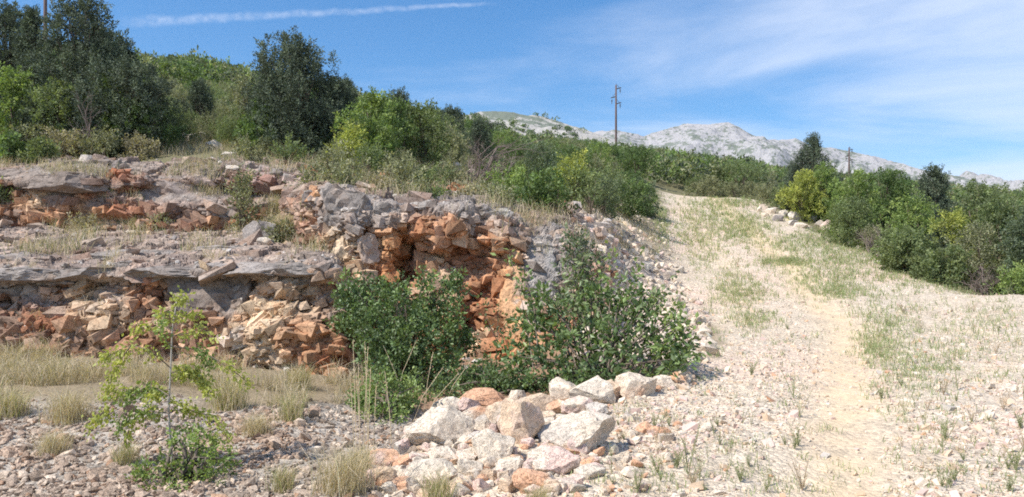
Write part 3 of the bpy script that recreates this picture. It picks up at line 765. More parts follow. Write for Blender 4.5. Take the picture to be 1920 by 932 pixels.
PG = 'pale rubble heaped at the edge of the track'
pile = [
    (907, 749, 92, 34, 'o', None, 'flat rusty orange slab on top of the rubble heap'),
    (873, 764, 46, 30, 'p', 'o', 'pinkish wedge stone under the orange top slab'),
    (838, 764, 50, 32, 'w', None, 'white blocky stone left of the orange top slab'),
    (888, 781, 58, 30, 'c', 'o', 'pale slab with orange stain below the orange top slab'),
    (822, 814, 108, 82, 'w', 'c', 'largest cream block on the left side of the rubble heap'),
    (900, 803, 40, 42, 'w', 'g', 'small rounded white stone right of the big cream block'),
    (888, 829, 50, 34, 'g', 'w', 'greyish stone wedged below the rounded white stone'),
    (926, 843, 68, 82, 'w', None, 'tall white prism shaped stone in the middle of the heap'),
    (982, 795, 82, 104, 't', 'p', 'large rough tan block behind the white prism stone'),
    (932, 783, 46, 48, 't', 'c', 'tan stone tucked left of the large rough tan block'),
    (966, 753, 38, 36, 'c', None, 'cream stone on the back rim right of the orange slab'),
    (1006, 760, 58, 40, 't', 'c', 'sandy stone on the back rim above the rough tan block'),
    (1044, 769, 34, 34, 't', 'o', 'small ochre stone between the sandy stone and white peak'),
    (1060, 736, 50, 44, 'c', 'w', 'rounded cream stone just left of the white peaked stone'),
    (1108, 740, 70, 66, 'w', None, 'bright white pointed stone standing on the back rim'),
    (1079, 766, 54, 40, 'c', 'p', 'pinkish tan stone below the white pointed stone'),
    (1120, 773, 36, 28, 'g', None, 'small grey shaded stone at the foot of the white pointed stone'),
    (1149, 738, 40, 40, 't', 'p', 'tan upright stone right of the white pointed stone'),
    (1192, 731, 70, 52, 'c', 'o', 'white and orange block at the right end of the back rim'),
    (1070, 820, 138, 76, 'g', 'w', 'broad greyish white slab in front of the white pointed stone'),
    (1037, 871, 84, 52, 'c', 'p', 'peach coloured block below the broad greyish slab'),
    (1004, 908, 76, 54, 'o', 'c', 'orange angular block at the front of the heap'),
    (881, 881, 42, 36, 'w', None, 'white angular stone left below the white prism stone'),
    (723, 866, 56, 36, 'o', 'p', 'reddish stone at the far left of the heap'),
    (757, 876, 36, 38, 'o', None, 'small orange wedge beside the reddish left stone'),
    (717, 898, 56, 38, 't', 'o', 'sandy orange stone at the lower left end of the heap'),
    (955, 877, 60, 30, 'w', None, 'flat white stone between the white prism and peach block'),
    (1212, 806, 36, 24, 'o', None, 'small orange stone lying alone on the gravel right of the heap'),
    (1231, 812, 30, 20, 'o', 'p', 'small orange splinter touching the lone orange stone'),
    (1105, 865, 36, 22, 'o', 'p', 'little orange stone right of the peach block'),
    (1108, 888, 52, 28, 'w', 'g', 'flat white stone in gravel right of the front orange block'),
    (816, 843, 30, 24, 'w', None, 'small white stone at the foot of the largest cream block'),
    (751, 841, 30, 36, 'p', 'g', 'upright brownish stone between the green bush and the heap'),
    (788, 861, 38, 28, 'w', 'p', 'white stone left below the largest cream block'),
    (832, 859, 60, 36, 'c', 'w', 'cream slab below the largest cream block'),
    (879, 856, 44, 30, 'w', 'c', 'cream white stone just left of the white prism stone'),
    (901, 913, 32, 34, 'p', 'w', 'pinkish white stone at the front bottom of the heap'),
    (952, 900, 38, 36, 't', 'c', 'tan stone left of the front orange block'),
    (806, 895, 86, 54, 'w', 'p', 'wide whitish block at the front left of the heap'),
    (867, 915, 46, 32, 'o', 't', 'ochre stone at the front between two pale blocks'),
    (1277, 712, 40, 30, 'o', 'c', 'orange pink stone beside the track right of the dark leafy bush'),
    (1240, 722, 42, 28, 'c', None, 'cream stone right of the white and orange block'),
    (998, 873, 38, 30, 'p', 'w', 'pale pink stone left of the peach block'),
    (914, 893, 32, 28, 't', None, 'small tan stone in front of the white prism stone'),
    (1062, 912, 44, 30, 'p', 'c', 'pinkish stone at the front right of the orange block'),
    (760, 915, 50, 34, 'c', 'o', 'cream stone at the bottom left behind the grass tuft'),
    (1145, 845, 32, 20, 'c', 'w', 'small cream stone right of the broad greyish slab'),
]
r_ = np.random.default_rng(31)
small = []
while len(small) < 105:
    px, py = r_.uniform(690, 1190), r_.uniform(772, 925)
    if abs(px - 930) > 120 + (py - 740) * .75 or (px > 1130 and py > 850): continue
    if px > 1090 and r_.uniform() < .5: continue
    w = r_.uniform(16, 44); k = 'wcctpo'[r_.integers(6)]
    small.append((px, py, w, w * r_.uniform(.55, .85), k, {'w': 'c', 'c': 'p', 't': 'c', 'p': 'w', 'o': 't'}[k]))
hn = {'w': 'white', 'c': 'cream', 't': 'tan', 'p': 'pinkish', 'o': 'orange'}
for q in small:
    boulder(*q[:5], 'small %s angular stone wedged among the larger blocks of the heap' % hn[q[4]], 'small %s stones of the heap' % hn[q[4]], alt=q[5], sub=3, dz=.02)
for b in pile:
    boulder(b[0], b[1], b[2], b[3], b[4], b[6], PG, alt=b[5], sub=4)

RG = 'boulders along the right edge of the track'
for b in [(1476, 390, 36, 24, 'G', 'g', 'top grey boulder of the stack beside the upper track'), (1471, 404, 22, 22, 'g', None, 'pale grey boulder at the left of the stack by the track'),
          (1492, 408, 28, 26, 'G', 'g', 'lower middle grey boulder of the stack by the track'), (1509, 400, 24, 22, 'G', 'g', 'right grey boulder of the stack by the track'),
          (1447, 397, 22, 18, 'g', 'c', 'low pale stone left of the grey boulder stack'), (1500, 424, 28, 14, 'c', 'g', 'cream stone in front of the grey boulder stack'),
          (1458, 411, 24, 18, 'G', 'c', 'low grey stone at the left foot of the boulder stack'), (1522, 412, 24, 18, 'G', 'g', 'grey boulder just right of the boulder stack'), (1536, 421, 20, 16, 'g', 'c', 'pale stone between the stack and the cream upright boulder'), (1516, 428, 22, 12, 'c', 'w', 'flat cream stone below the right end of the stack'), (1484, 420, 22, 14, 'g', 'c', 'pale stone at the front foot of the boulder stack'), (1579, 446, 22, 14, 'c', 'p', 'cream stone below the right grey boulder of the row'), (1594, 458, 20, 12, 'g', 'w', 'pale low stone left of the narrow upright stone'), (1612, 466, 22, 12, 'c', 'w', 'flat cream stone in front of the narrow upright stone'), (1648, 478, 24, 14, 'g', 'c', 'pale stone near the lower end of the boulder row'), (1662, 490, 22, 12, 'c', 'p', 'last small cream stone at the lower end of the boulder row'), (1434, 404, 16, 10, 'c', None, 'little cream stone in grass left of the boulder stack'),
          (1424, 394, 10, 14, 'w', None, 'small white stone at the left end of the boulder row'), (1551, 428, 26, 30, 'c', 'p', 'cream upright boulder midway along the right track edge'),
          (1568, 436, 28, 24, 'G', 'g', 'grey boulder right of the cream upright boulder'), (1585, 436, 16, 14, 'w', None, 'small white stone below the dark shrub at the track edge'),
          (1603, 449, 24, 18, 'c', 'w', 'cream stone right of the small white stone'), (1622, 453, 15, 24, 'w', 'p', 'narrow upright white stone at the track edge'),
          (1634, 470, 24, 12, 'c', 'p', 'low cream stone below the narrow white stone'), (1660, 436, 30, 12, 'w', None, 'flat white slab between the shrubs right of the track'),
          (1669, 447, 24, 12, 'c', 'w', 'flat cream slab under the white slab right of the track'), (1876, 527, 22, 20, 'p', 'w', 'pale stone under the shrub at the far right edge'),
          (1846, 512, 30, 22, 'p', 'G', 'brownish stone among twigs near the right border'), (1449, 372, 14, 6, 'w', None, 'thin white stone in the grass where the track ends')]:
    boulder(*b[:5], b[6], RG, alt=b[5], sub=3, deep=.8)

UG = 'boulders on the hillside'
for b in [(366, 260, 44, 24, 'g', 'G', 'pale flat boulder at the foot of the left junipers'), (404, 275, 40, 24, 'g', 'c', 'pale boulder right of the flat boulder below the junipers'),
          (391, 240, 9, 13, 'w', None, 'small upright white stone above the pale boulders'), (498, 266, 36, 15, 'w', 'g', 'flat white slab at the foot of the central juniper'),
          (345, 254, 18, 14, 'w', None, 'small white boulder left of the pale flat boulder'), (430, 292, 34, 14, 'g', 'c', 'low pale rock just above the upper ledge'),
          (862, 290, 18, 30, 'c', 'w', 'leaning cream slab beside the dead grey bush'), (858, 314, 24, 18, 'c', 'p', 'cream stone at the foot of the leaning slab'),
          (878, 312, 26, 20, 'p', 'w', 'pinkish stone right of the leaning cream slab'), (908, 301, 26, 12, 'w', 'c', 'flat whitish stone right of the dead grey bush'),
          (956, 298, 26, 20, 'c', 'w', 'cream rock in the scrub above the bluff'), (884, 322, 14, 10, 'w', None, 'small white stone under the dead grey bush'),
          (489, 438, 66, 44, 'G', 'g', 'grey pitted boulder on the shelf between both ledges'), (496, 455, 26, 18, 'g', 'w', 'small pale stone in front of the grey pitted boulder'),
          (313, 427, 38, 28, 'd', 'G', 'dark angular boulder below the upper ledge'), (331, 421, 18, 20, 'G', None, 'small grey stone right of the dark angular boulder'),
          (246, 436, 30, 10, 'c', None, 'flat yellowish stone at the foot of the orange hollow'), (122, 694, 36, 18, 'g', 'c', 'grey stone lying in the dry grass at left'),
          (160, 298, 24, 18, 'g', 'G', 'pale block on the rim of the upper ledge at left'), (135, 292, 18, 16, 'G', None, 'grey block on the left rim of the upper ledge'),
          (196, 306, 30, 16, 'd', 'G', 'dark block lying on the rim of the upper ledge'), (232, 314, 20, 14, 'd', None, 'small dark block at the middle rim of the upper ledge'), (116, 306, 22, 16, 'd', 'G', 'dark grey block at the left end of the upper ledge rim'),
          (494, 318, 24, 16, 'p', 'G', 'reddish grey block at the right rim of the upper ledge'), (521, 326, 26, 22, 'G', 'd', 'grey block topmost in the broken right end of the upper ledge'),
          (544, 335, 28, 24, 'G', 'p', 'grey block at the right end of the upper ledge'), (505, 342, 34, 22, 'd', 'p', 'dark reddish block in the broken right end of the upper ledge'), (437, 316, 26, 12, 'g', 'w', 'pale stone on the upper ledge rim left of the broken end')]:
    boulder(*b[:5], b[6], UG, alt=b[5], sub=3 if b[2] < 40 else 4, deep=.8)

# stones of the rubble bank between the bushes and the track
BG = 'stones of the rubble bank left of the track'
bank_pts = []
r_ = np.random.default_rng(5)
for k in range(44):
    if k < 24:
        t = r_.uniform(); px = 1105 + 120 * t + r_.normal() * 8; py = 408 + 62 * t + r_.uniform(0, 44)
        c, a = (('G', 'g') if px < 1150 and py < 460 else ('c', 'w')) if r_.uniform() < .75 else ('p', 'o')
        w = r_.uniform(13, 30)
    else:
        px = r_.uniform(1225, 1330); py = 540 + (px - 1225) * .9 + r_.uniform(-20, 70); w = r_.uniform(14, 34); c, a = ('w', 'c') if r_.uniform() < .7 else ('p', 'w')
    bank_pts.append((px, py, w, w * r_.uniform(.5, .8), c, a))
nm = {'G': 'grey', 'c': 'cream', 'p': 'pink', 'w': 'white'}
bank_pts.sort(key=lambda b: b[1])
for k, b in enumerate(bank_pts):
    up = b[1] < 530
    lab = ('%s angular stone in the rubble bank above the leafy bush' % nm[b[4]]) if up else ('%s stone at the left verge of the track beside the leafy bush' % nm[b[4]])
    boulder(*b[:5], lab, 'stones of the upper rubble bank, ' + nm[b[4]] if up else 'verge stones left of the track, ' + nm[b[4]], alt=b[5], sub=2 if b[2] < 20 else 3, deep=.9)


# loose gravel and rubble: uncountable
def scatter_stones(name, pts, sizes, cols, mat, sub=1, flat=.7):
    n = len(pts)
    base, T = ICO[max(sub, 1)]
    if sub == 0:
        base = np.array([(x, y, z) for x in (-1, 1) for y in (-1, 1) for z in (-1, 1)], float) * .75
        T = np.array([(0, 1, 3), (0, 3, 2), (4, 6, 7), (4, 7, 5), (0, 4, 5), (0, 5, 1), (2, 3, 7), (2, 7, 6), (0, 2, 6), (0, 6, 4), (1, 5, 7), (1, 7, 3)])
    k = len(base)
    if sub:
        lib = np.array([rock_verts(max(sub, 1), (1, 1, 1), 1200 + q, 4, 0, .35) for q in range(30)]) * 1.6
        base = lib[rng.integers(30, size=n)]
    else: base = base[None]
    th = rng.uniform(0, 6.28, n); c, s = np.cos(th), np.sin(th)
    jit = np.ones((n, 1, 1)) if sub else rng.uniform(.6, 1.3, (n, k, 3))
    V = base * jit * np.stack([rng.uniform(.7, 1.25, n), rng.uniform(.6, 1.0, n), rng.uniform(flat * .6, flat * 1.2, n)], 1)[:, None]
    tl = rng.normal(size=(n, 2)) * .35
    V[..., 2] += V[..., 0] * tl[:, :1] + V[..., 1] * tl[:, 1:]
    X = V[..., 0] * c[:, None] - V[..., 1] * s[:, None]; Y = V[..., 0] * s[:, None] + V[..., 1] * c[:, None]
    V = np.stack([X, Y, V[..., 2]], -1) * (np.asarray(sizes) / 2)[:, None, None] + np.asarray(pts)[:, None]
    TT = (T[None] + (np.arange(n) * k)[:, None, None]).reshape(-1, 3)
    me = mesh_from(name, V.reshape(-1, 3), TT, None, np.repeat(cols, k, axis=0), mat, False)
    o = link(name, me); o['kind'] = 'stuff'
    return o


def sample_view(n, pxr, dr, power=1.0):
    """random land points, denser near the viewer so that far ground is not over-built"""
    px = rng.uniform(*pxr, n); u = rng.uniform(0, 1, n)
    d = (dr[0] ** (-power) + u * (dr[1] ** (-power) - dr[0] ** (-power))) ** (-1 / power)
    return (px - 960) / F0 * d, d


def on_land(x, y, lift=0.0):
    out = np.array([drop(a, b)[0][:] for a, b in zip(x, y)]).reshape(-1, 3)
    out[:, 2] += lift
    return out


def mixcols(n, pal, w, sp=.15):
    k = rng.choice(len(pal), n, p=np.array(w) / sum(w))
    return np.clip(np.array(pal)[k] * (1 + sp * rng.normal(size=(n, 1))), .05, .82)


x, y = sample_view(52000, (600, 2100), (5.2, 34), 1.0)
m = road_w(x, y) > .55
xr = (np.interp(y, RUT[:, 0], RUT[:, 1]) - 960) / F0 * y
inrut = np.exp(-((x - xr) / .45) ** 2)
m &= rng.uniform(size=len(x)) > inrut * .85
dens = zone_noise(x, y, 1.6, 12)
m &= rng.uniform(size=len(x)) < np.clip(.6 + 1.5 * dens, .08, 1)
x, y = x[m], y[m]
sz = np.clip(rng.lognormal(math.log(.023), .6, len(x)), .009, .16) * (1 + .012 * y)
scatter_stones('gravel', on_land(x, y, .004), sz, mixcols(len(x), [WHITE * .88, SC * .92, SP * .9, ST * .92, SO, SG * .85], [2, 6, 2.2, 2.5, .2, 1.2], .07), M_GRAVEL, 0, .6)
# coarser rubble around the heap
x, y = sample_view(1900, (640, 1420), (5.4, 11.0), .6)
w = np.exp(-(((x + .1) / 1.5) ** 2 + ((y - 7.0) / 1.5) ** 2)) + np.exp(-(((x - 1.3) / .8) ** 2 + ((y - 9.4) / 1.0) ** 2)) * .7
m = (rng.uniform(size=len(x)) < w * .8) & (road_w(x, y) > .35)
x, y = x[m], y[m]
scatter_stones('rubble', on_land(x, y, .01), np.clip(rng.lognormal(math.log(.075), .55, len(x)), .03, .24), mixcols(len(x), [WHITE, SC, SP, ST, SO], [3, 4, 3, 2, 2], .1), M_STONE, 2, .75)
# grey rubble at the left foot
x, y = sample_view(13000, (-120, 900), (5.2, 10.6), .8)
pxv = 960 + F0 * x / y
m = (rng.uniform(size=len(x)) < (1 - sstep(-.5, .5, y - (8.7 + .9 * np.clip((pxv - 450) / 300, 0, 1.6)) + 1.3 * zone_noise(x, y, 1.3, 1)))) & (road_w(x, y) < .5)
x, y = x[m], y[m]
redder = (sstep(.1, .5, zone_noise(x, y, 1.2, 21)) + sstep(-1.6, -3.2, x) * .4)[:, None]
cc = mixcols(len(x), [GREY * 1.35, GREY * 1.0, PALE * 1.0, BROWN * 1.35], [5, 3, 3, .8], .14)
cc = cc * (1 - .5 * np.clip(redder, 0, 1)) + np.array([.46, .33, .26]) * .5 * np.clip(redder, 0, 1)
cc = cc * np.array([1.10, 1.0, .87])
scatter_stones('rubble', on_land(x, y, .005), np.clip(rng.lognormal(math.log(.046), .55, len(x)), .015, .22), cc, M_STONE, 1, .7)
# chips on the ledge shelves and at the foot of the cliffs
px_ = rng.uniform(-60, 1240, 5200); py_ = rng.uniform(290, 700, 5200)
pp = []; cc = []
for a, b in zip(px_, py_):
    h = BV.ray_cast(Vector((0, 0, EYE)), (Vector(P(a, b, 1)) - Vector((0, 0, EYE))).normalized())
    if h[0] is None or h[1].z < .62 or h[0].y > 23 or h[0].y < 11.6 or (935 < a < 1070 and b > 420): continue
    pp.append(h[0][:])
pp = np.array(pp)
scatter_stones('rubble', pp, np.clip(rng.lognormal(math.log(.07), .55, len(pp)), .025, .28), mixcols(len(pp), [GREY * 1.1, PALE * .95, TAN, BROWN], [4, 4, 1.5, 1], .13), M_STONE, 1, .65)
# upper bank
x, y = sample_view(3400, (1085, 1330), (11.5, 33), .3)
m = (road_w(x, y) < .8); x, y = x[m], y[m]
scatter_stones('rubble', on_land(x, y, .01), np.clip(rng.lognormal(math.log(.12), .55, len(x)), .03, .5), mixcols(len(x), [WHITE, SC, SP, GREY * 1.3], [3, 4, 2, 2], .1), M_STONE, 1, .7)

# ------------------------------------------------------------------ mountains
def mountain(name, ridge, d0, d1, d2, mat, seed, rough, base, colr, vegw):
    ridge = np.array(ridge, float)
    us = np.linspace(ridge[0, 0], ridge[-1, 0], 420)
    ds = np.concatenate([np.linspace(d0, d1, 150), np.linspace(d1, d2, 40)[1:]])
    top = np.interp(us, ridge[:, 0], ridge[:, 1])
    zt = EYE + (HY - top) / F0 * d1
    U, D = np.meshgrid(us, ds, indexing='ij')
    X = (U - 960) / F0 * np.where(D < d1, D * .35 + d1 * .65, D * .6 + d1 * .4); Y = D
    t = np.where(D < d1, (D - d0) / (d1 - d0), 1 - .55 * (D - d1) / (d2 - d1))
    Z = base + (zt[:, None] - base) * np.clip(t, 0, 1) ** .95
    p = np.stack([X.ravel(), Y.ravel(), Z.ravel()], 1)
    k = d1 / 1800
    n1 = 1 - np.abs(fbm(p / (230 * k), 6, seed, .55)) * 2.2
    n2 = fbm(p / (60 * k), 5, seed + 9, .6)
    fall = np.clip(1.15 - t.ravel(), .12, 1)
    Z = Z.ravel() + rough * (n1 - .6) * fall * (zt.max() - base) * .30 + rough * n2 * 9 * k * (.35 + fall)
    I = np.arange(len(p)).reshape(U.shape)
    Qm = np.stack([I[:-1, :-1], I[1:, :-1], I[1:, 1:], I[:-1, 1:]], -1).reshape(-1, 4)
    V = np.stack([X.ravel(), Y.ravel(), Z], 1)
    al = np.clip((n1 < .35) * .5 + vegw * (1 - t.ravel()) + .6 * np.clip(.4 - n1, 0, 1), 0, 1)
    o = link(name, mesh_from(name, V, None, Qm, np.asarray(colr) * (1 + .10 * n2)[:, None], mat, False, al)); o['kind'] = 'structure'
    return V


M_MT = mountain_material('bare_mountain_limestone', .10, .88, .95)
M_HL = mountain_material('stony_hilltop', .12, 1.09, 1.17)
mountain('mountain', [(700, 300), (950, 275), (1060, 262), (1125, 245), (1150, 241), (1200, 253), (1240, 243), (1280, 237), (1330, 238), (1365, 233), (1395, 243), (1440, 262), (1475, 268), (1492, 263), (1520, 275), (1560, 283), (1640, 297), (1700, 316), (1760, 326), (1800, 332), (1812, 321), (1828, 326), (1850, 338), (1900, 347), (1960, 360), (2100, 380), (2500, 430)], 900, 1900, 2700, M_MT, 61, 1.0, -10, (.37, .355, .35), .25)
mountain('hill', [(640, 330), (760, 268), (820, 235), (860, 216), (900, 206), (940, 201), (965, 200), (1000, 208), (1040, 220), (1080, 235), (1110, 246), (1150, 262), (1250, 300), (1350, 340)], 300, 520, 800, M_HL, 91, .5, -5, (.42, .395, .36), .15)

# ------------------------------------------------------------------ vegetation
BARK = np.array([.14, .11, .085])
JUN = [np.array([.062, .086, .052]), np.array([.075, .10, .055]), np.array([.052, .075, .05])]
COLS = {'juniper': ((.080, .102, .068), (.145, .172, .10)), 'dark': ((.098, .15, .052), (.205, .275, .085)), 'mid': ((.155, .195, .085), (.25, .285, .12)),
        'olive': ((.23, .235, .135), (.31, .30, .18)), 'yellow': ((.31, .34, .085), (.50, .50, .13)), 'bright': ((.18, .25, .075), (.33, .39, .12)), 'dry': ((.30, .26, .17), (.40, .35, .23)), 'bluish': ((.125, .16, .095), (.205, .245, .14))}


TONE = 1.0


def crown(A, lobes, nplume, plen, prad, nleaf, L, W, pal, upness=.6, tipmix=.6, droop=0.0, shell=.45, light=None):
    """foliage as many plumes of small leaves filling a set of ellipsoid boughs"""
    c0, c1 = np.array(COLS[pal][0]), np.array(COLS[pal][1])
    vol = np.array([(l[3] + .15) * (l[5] + .15) for l in lobes])
    per = np.maximum(2, (nplume * vol / vol.sum()).astype(int))
    for (cx, cy, cz, rx, ry, rz), n in zip(lobes, per):
        d = rng.normal(size=(n, 3)); d /= np.linalg.norm(d, axis=1)[:, None]
        rr = (shell + (1 - shell) * rng.uniform(size=n)) ** .8
        root = d * rr[:, None] * np.array([rx, ry, rz]) * .92 + np.array([cx, cy, cz])
        ax = d * (1 - upness) + np.array([0, 0, 1.]) * upness + .35 * rng.normal(size=(n, 3)); ax[:, 2] -= droop
        ax /= np.linalg.norm(ax, axis=1)[:, None]
        pl = plen * rng.uniform(.5, 1.3, n)
        tone = rng.uniform(.62, 1.4, n); ptip = np.clip(rng.normal(.35, .3, n), 0, 1)
        t = rng.uniform(0, 1, (n, nleaf)) ** .8
        rad = prad * (1.05 - .75 * t) * rng.uniform(.2, 1, (n, nleaf))
        rv = rng.normal(size=(n, nleaf, 3)); rv /= np.linalg.norm(rv, axis=2)[..., None]
        pos = root[:, None] + ax[:, None] * (pl[:, None] * (t - .35))[..., None] + rv * rad[..., None]
        dirs = ax[:, None] * .55 + rv * .75 + np.array([0, 0, -.5 * droop])
        mixw = np.clip(tipmix * t * ptip[:, None] * 1.6, 0, 1)[..., None]
        col = TONE * (c0 * (1 - mixw) + c1 * mixw) * tone[:, None, None] * rng.uniform(.8, 1.2, (n, nleaf, 1))
        m = n * nleaf
        leaves(A, pos.reshape(m, 3), dirs.reshape(m, 3), L * rng.uniform(.6, 1.3, m), W * rng.uniform(.7, 1.25, m), col.reshape(m, 3))


def limbs(B, lobes, base_r, hgt, k=None, r=None, stems=1, spread=.1, kk=6):
    r = r or random
    for s in range(stems):
        bx, by = (r.uniform(-spread, spread), r.uniform(-spread, spread)) if stems > 1 else (0, 0)
        tp = np.array([bx * 2.5, by * 2.5, hgt * r.uniform(.5, .72)])
        pts = [np.array([bx, by, -.15]) * (1 - t) + tp * t + np.array([.05 * hgt * math.sin(3 * t + s), .04 * hgt * math.sin(4 * t + 1 + s), 0]) * t for t in np.linspace(0, 1, 7)]
        tube(B, pts, np.linspace(base_r, base_r * .25, 7), BARK, kk)
        for (cx, cy, cz, rx, ry, rz) in lobes[s::stems][: (k or 99)]:
            f = min(.85, max(.12, cz / hgt * .6))
            a = pts[int(f * 6)]
            b = np.array([cx, cy, cz]); mid = (a + b) / 2 + np.array([0, 0, .06 * hgt])
            tube(B, [a, mid, b], [base_r * .4, base_r * .25, base_r * .1], BARK * 1.1, 5)


def profile_lobes(h, prof, n, rfrac, r, x_off=None, spires=False):
    """boughs arranged round a leader following a (height fraction, half width) outline"""
    L = []
    pr = np.array(prof)
    for k in range(n):
        t = (k + r.uniform(.1, .9)) / n
        w = np.interp(t, pr[:, 0], pr[:, 1])
        a = r.uniform(0, 6.283); q = r.uniform(.35, .85)
        s = max(.2, rfrac * w * r.uniform(.7, 1.2) + .12)
        cx = math.cos(a) * w * q + (np.interp(t, x_off[0], x_off[1]) if x_off else 0)
        L.append((cx, math.sin(a) * w * q, t * h * .96, s * r.uniform(.8, 1.2), s * r.uniform(.8, 1.2), s * r.uniform(.8, 1.35)))
        cx_, cy_, cz_, *rr_ = L[-1]; L[-1] = (cx_, cy_, min(cz_, h - rr_[2] * .8 - .1), *rr_)
        if spires:
            a = r.uniform(0, 6.283); q = r.uniform(.7, 1.02); s = .11 * w + .09
            L.append((math.cos(a) * w * q + (np.interp(t, x_off[0], x_off[1]) if x_off else 0), math.sin(a) * w * q, min(t * h * .97 + s, h - 3 * s), s, s, s * r.uniform(2.0, 3.4)))
    return L


def plant(name, label, cat, group, px, base_py, d, wpx, hpx, pal, style, seed, parts=('trunk', 'crown'), prof=None, xoff=None, ground=True, dens=1.0, mat=None, n_l=None):
    """a tree or shrub whose foot stands at photo pixel (px, base_py) at depth d and that is wpx by hpx pixels"""
    r = random.Random(seed)
    base = P(px, base_py, d)
    if ground: base[2] = min(drop(base[0], base[1])[0].z, base[2] + hpx * .3 / F0 * d)
    top = EYE + (HY - (base_py - hpx)) / F0 * d
    h = top - base[2]; w = wpx / F0 * d / 2
    return plant_at(name, label, cat, group, base, h, w, pal, style, r, parts, prof, xoff, dens, mat, n_l)


PROFS = {'juniper': [(0, .75), (.15, 1.0), (.4, .85), (.6, .62), (.8, .42), (.95, .2), (1, .1)],
         'cone': [(0, .8), (.15, 1.0), (.4, .75), (.7, .4), (.9, .15), (1, .05)],
         'round': [(0, .75), (.25, 1.0), (.6, .95), (.85, .65), (1, .3)],
         'broad': [(0, .8), (.2, 1.0), (.5, .92), (.8, .62), (1, .25)]}


def plant_meshes(name, h, w, pal, style, r, prof=None, xoff=None, dens=1.0, mat=None, n_l=None, big=False):
    pr = [(t, q * w) for t, q in (prof or PROFS[{'juniper': 'juniper', 'cone': 'cone', 'shrub': 'round', 'loose': 'broad', 'spray': 'broad'}[style]])]
    n = n_l or int(max(8, min(46, 11 * h)))
    xo = (np.array([a for a, _ in xoff]), np.array([b * w for _, b in xoff])) if xoff else None
    lob = profile_lobes(h, pr, n, .46 if style != 'juniper' else .38, r, xo, style in ('juniper', 'cone'))
    A = Acc(); B = Acc()
    area = h * w
    if style in ('juniper', 'cone'):
        crown(A, lob, int(380 * area ** .85 * dens) + 130, .46, .10, 30, .085, .03, pal, .66, .8)
        m = M_NEEDLE
    elif style == 'shrub':
        crown(A, lob, int(230 * area ** .85 * dens) + 30, .30, .13, 24, .085, .045, pal, .45, .7)
        m = M_LEAF
    elif style == 'loose':
        crown(A, lob, int(170 * area ** .85 * dens) + 25, .42, .12, 22, .075, .036, pal, .5, .8, shell=.3)
        m = M_LEAF
    else:
        crown(A, lob, int(190 * area ** .85 * dens) + 25, .40, .15, 26, .08, .04, pal, .3, .9, droop=.25)
        m = M_LEAF
    limbs(B, lob, .02 + .012 * h, h, r=r, stems=1 if style in ('juniper', 'cone') else 3, spread=.12 * w)
    return A.mesh(name + '_foliage', mat or m), B.mesh(name + '_wood', M_BARK, True)


def plant_at(name, label, cat, group, base, h, w, pal, style, r, parts, prof=None, xoff=None, dens=1.0, mat=None, n_l=None):
    e = link(name, None, None, base); tag(e, label, cat, group)
    f, b = plant_meshes(name, h, w, pal, style, r, prof, xoff, dens, mat, n_l)
    link(parts[0], b, e); link(parts[1], f, e)
    return e


TJ = 'juniper trees above the ledges'
TP = ('trunk', 'crown'); SPt = ('stem', 'foliage')
plant('juniper_tree', 'tall dark juniper at the left, highest of its clump, top near the picture edge', 'tree', TJ, 150, 262, 23.5, 150, 272, 'juniper', 'juniper', 1, TP,
      prof=[(0, 1.0), (.2, 1.05), (.45, .95), (.65, .75), (.8, .62), (.93, .45), (1, .2)])
plant('juniper_tree', 'dark juniper cut by the left picture edge behind its neighbours', 'tree', TJ, 10, 240, 27, 130, 232, 'juniper', 'juniper', 2, TP, prof=PROFS['round'])
plant('juniper_tree', 'narrow pointed juniper just left of the wooden pole', 'tree', TJ, 62, 240, 25.5, 76, 222, 'juniper', 'juniper', 3, TP)
plant('juniper_tree', 'low broad dark juniper right of the tallest one, shading the ground', 'tree', TJ, 232, 268, 22.6, 150, 150, 'juniper', 'juniper', 4, TP, prof=PROFS['round'])
plant('juniper_tree', 'slender juniper at the right shoulder of the left clump', 'tree', TJ, 195, 250, 26, 90, 190, 'juniper', 'juniper', 5, TP)
plant('juniper_tree', 'large lone dark juniper standing against the sky above the ledge', 'tree', TJ, 560, 268, 24, 180, 196, 'juniper', 'juniper', 6, TP,
      prof=[(0, .95), (.12, 1.05), (.3, 1.0), (.45, .85), (.6, .84), (.7, .76), (.85, .66), (.95, .5), (1, .25)], xoff=[(0, 0), (.5, -.05), (1, -.2)])
plant('juniper_tree', 'small dark juniper touching the right side of the lone juniper', 'tree', TJ, 625, 268, 25, 90, 118, 'juniper', 'juniper', 7, TP)
plant('shrub', 'bright green bush in front of the left junipers', 'shrub', 'bushes by the junipers', 25, 245, 22.3, 110, 120, 'bright', 'shrub', 8, SPt)
plant('shrub', 'sunlit mid green bush below the tallest left juniper', 'shrub', 'bushes by the junipers', 105, 255, 22.2, 110, 105, 'mid', 'shrub', 9, SPt)
plant('shrub', 'small green bush with yellow tips in front of the low broad juniper', 'shrub', 'bushes by the junipers', 205, 215, 22.4, 60, 75, 'bright', 'shrub', 10, SPt)
plant('shrub', 'olive shrub filling the gap left of the lone juniper', 'shrub', 'bushes by the junipers', 455, 258, 26, 80, 118, 'olive', 'loose', 11, SPt)
plant('shrub', 'dark low bush at the left foot of the lone juniper', 'shrub', 'bushes by the junipers', 490, 258, 23.3, 80, 70, 'dark', 'shrub', 12, SPt)
plant('broadleaf_tree', 'green bushy tree with yellow patches right of the lone juniper', 'tree', 'bushy trees on the hillside', 690, 282, 23, 120, 112, 'bright', 'shrub', 13, TP)
plant('broadleaf_tree', 'darker green bushy tree beside the yellow patched tree', 'tree', 'bushy trees on the hillside', 745, 292, 25, 80, 108, 'dark', 'shrub', 14, TP)
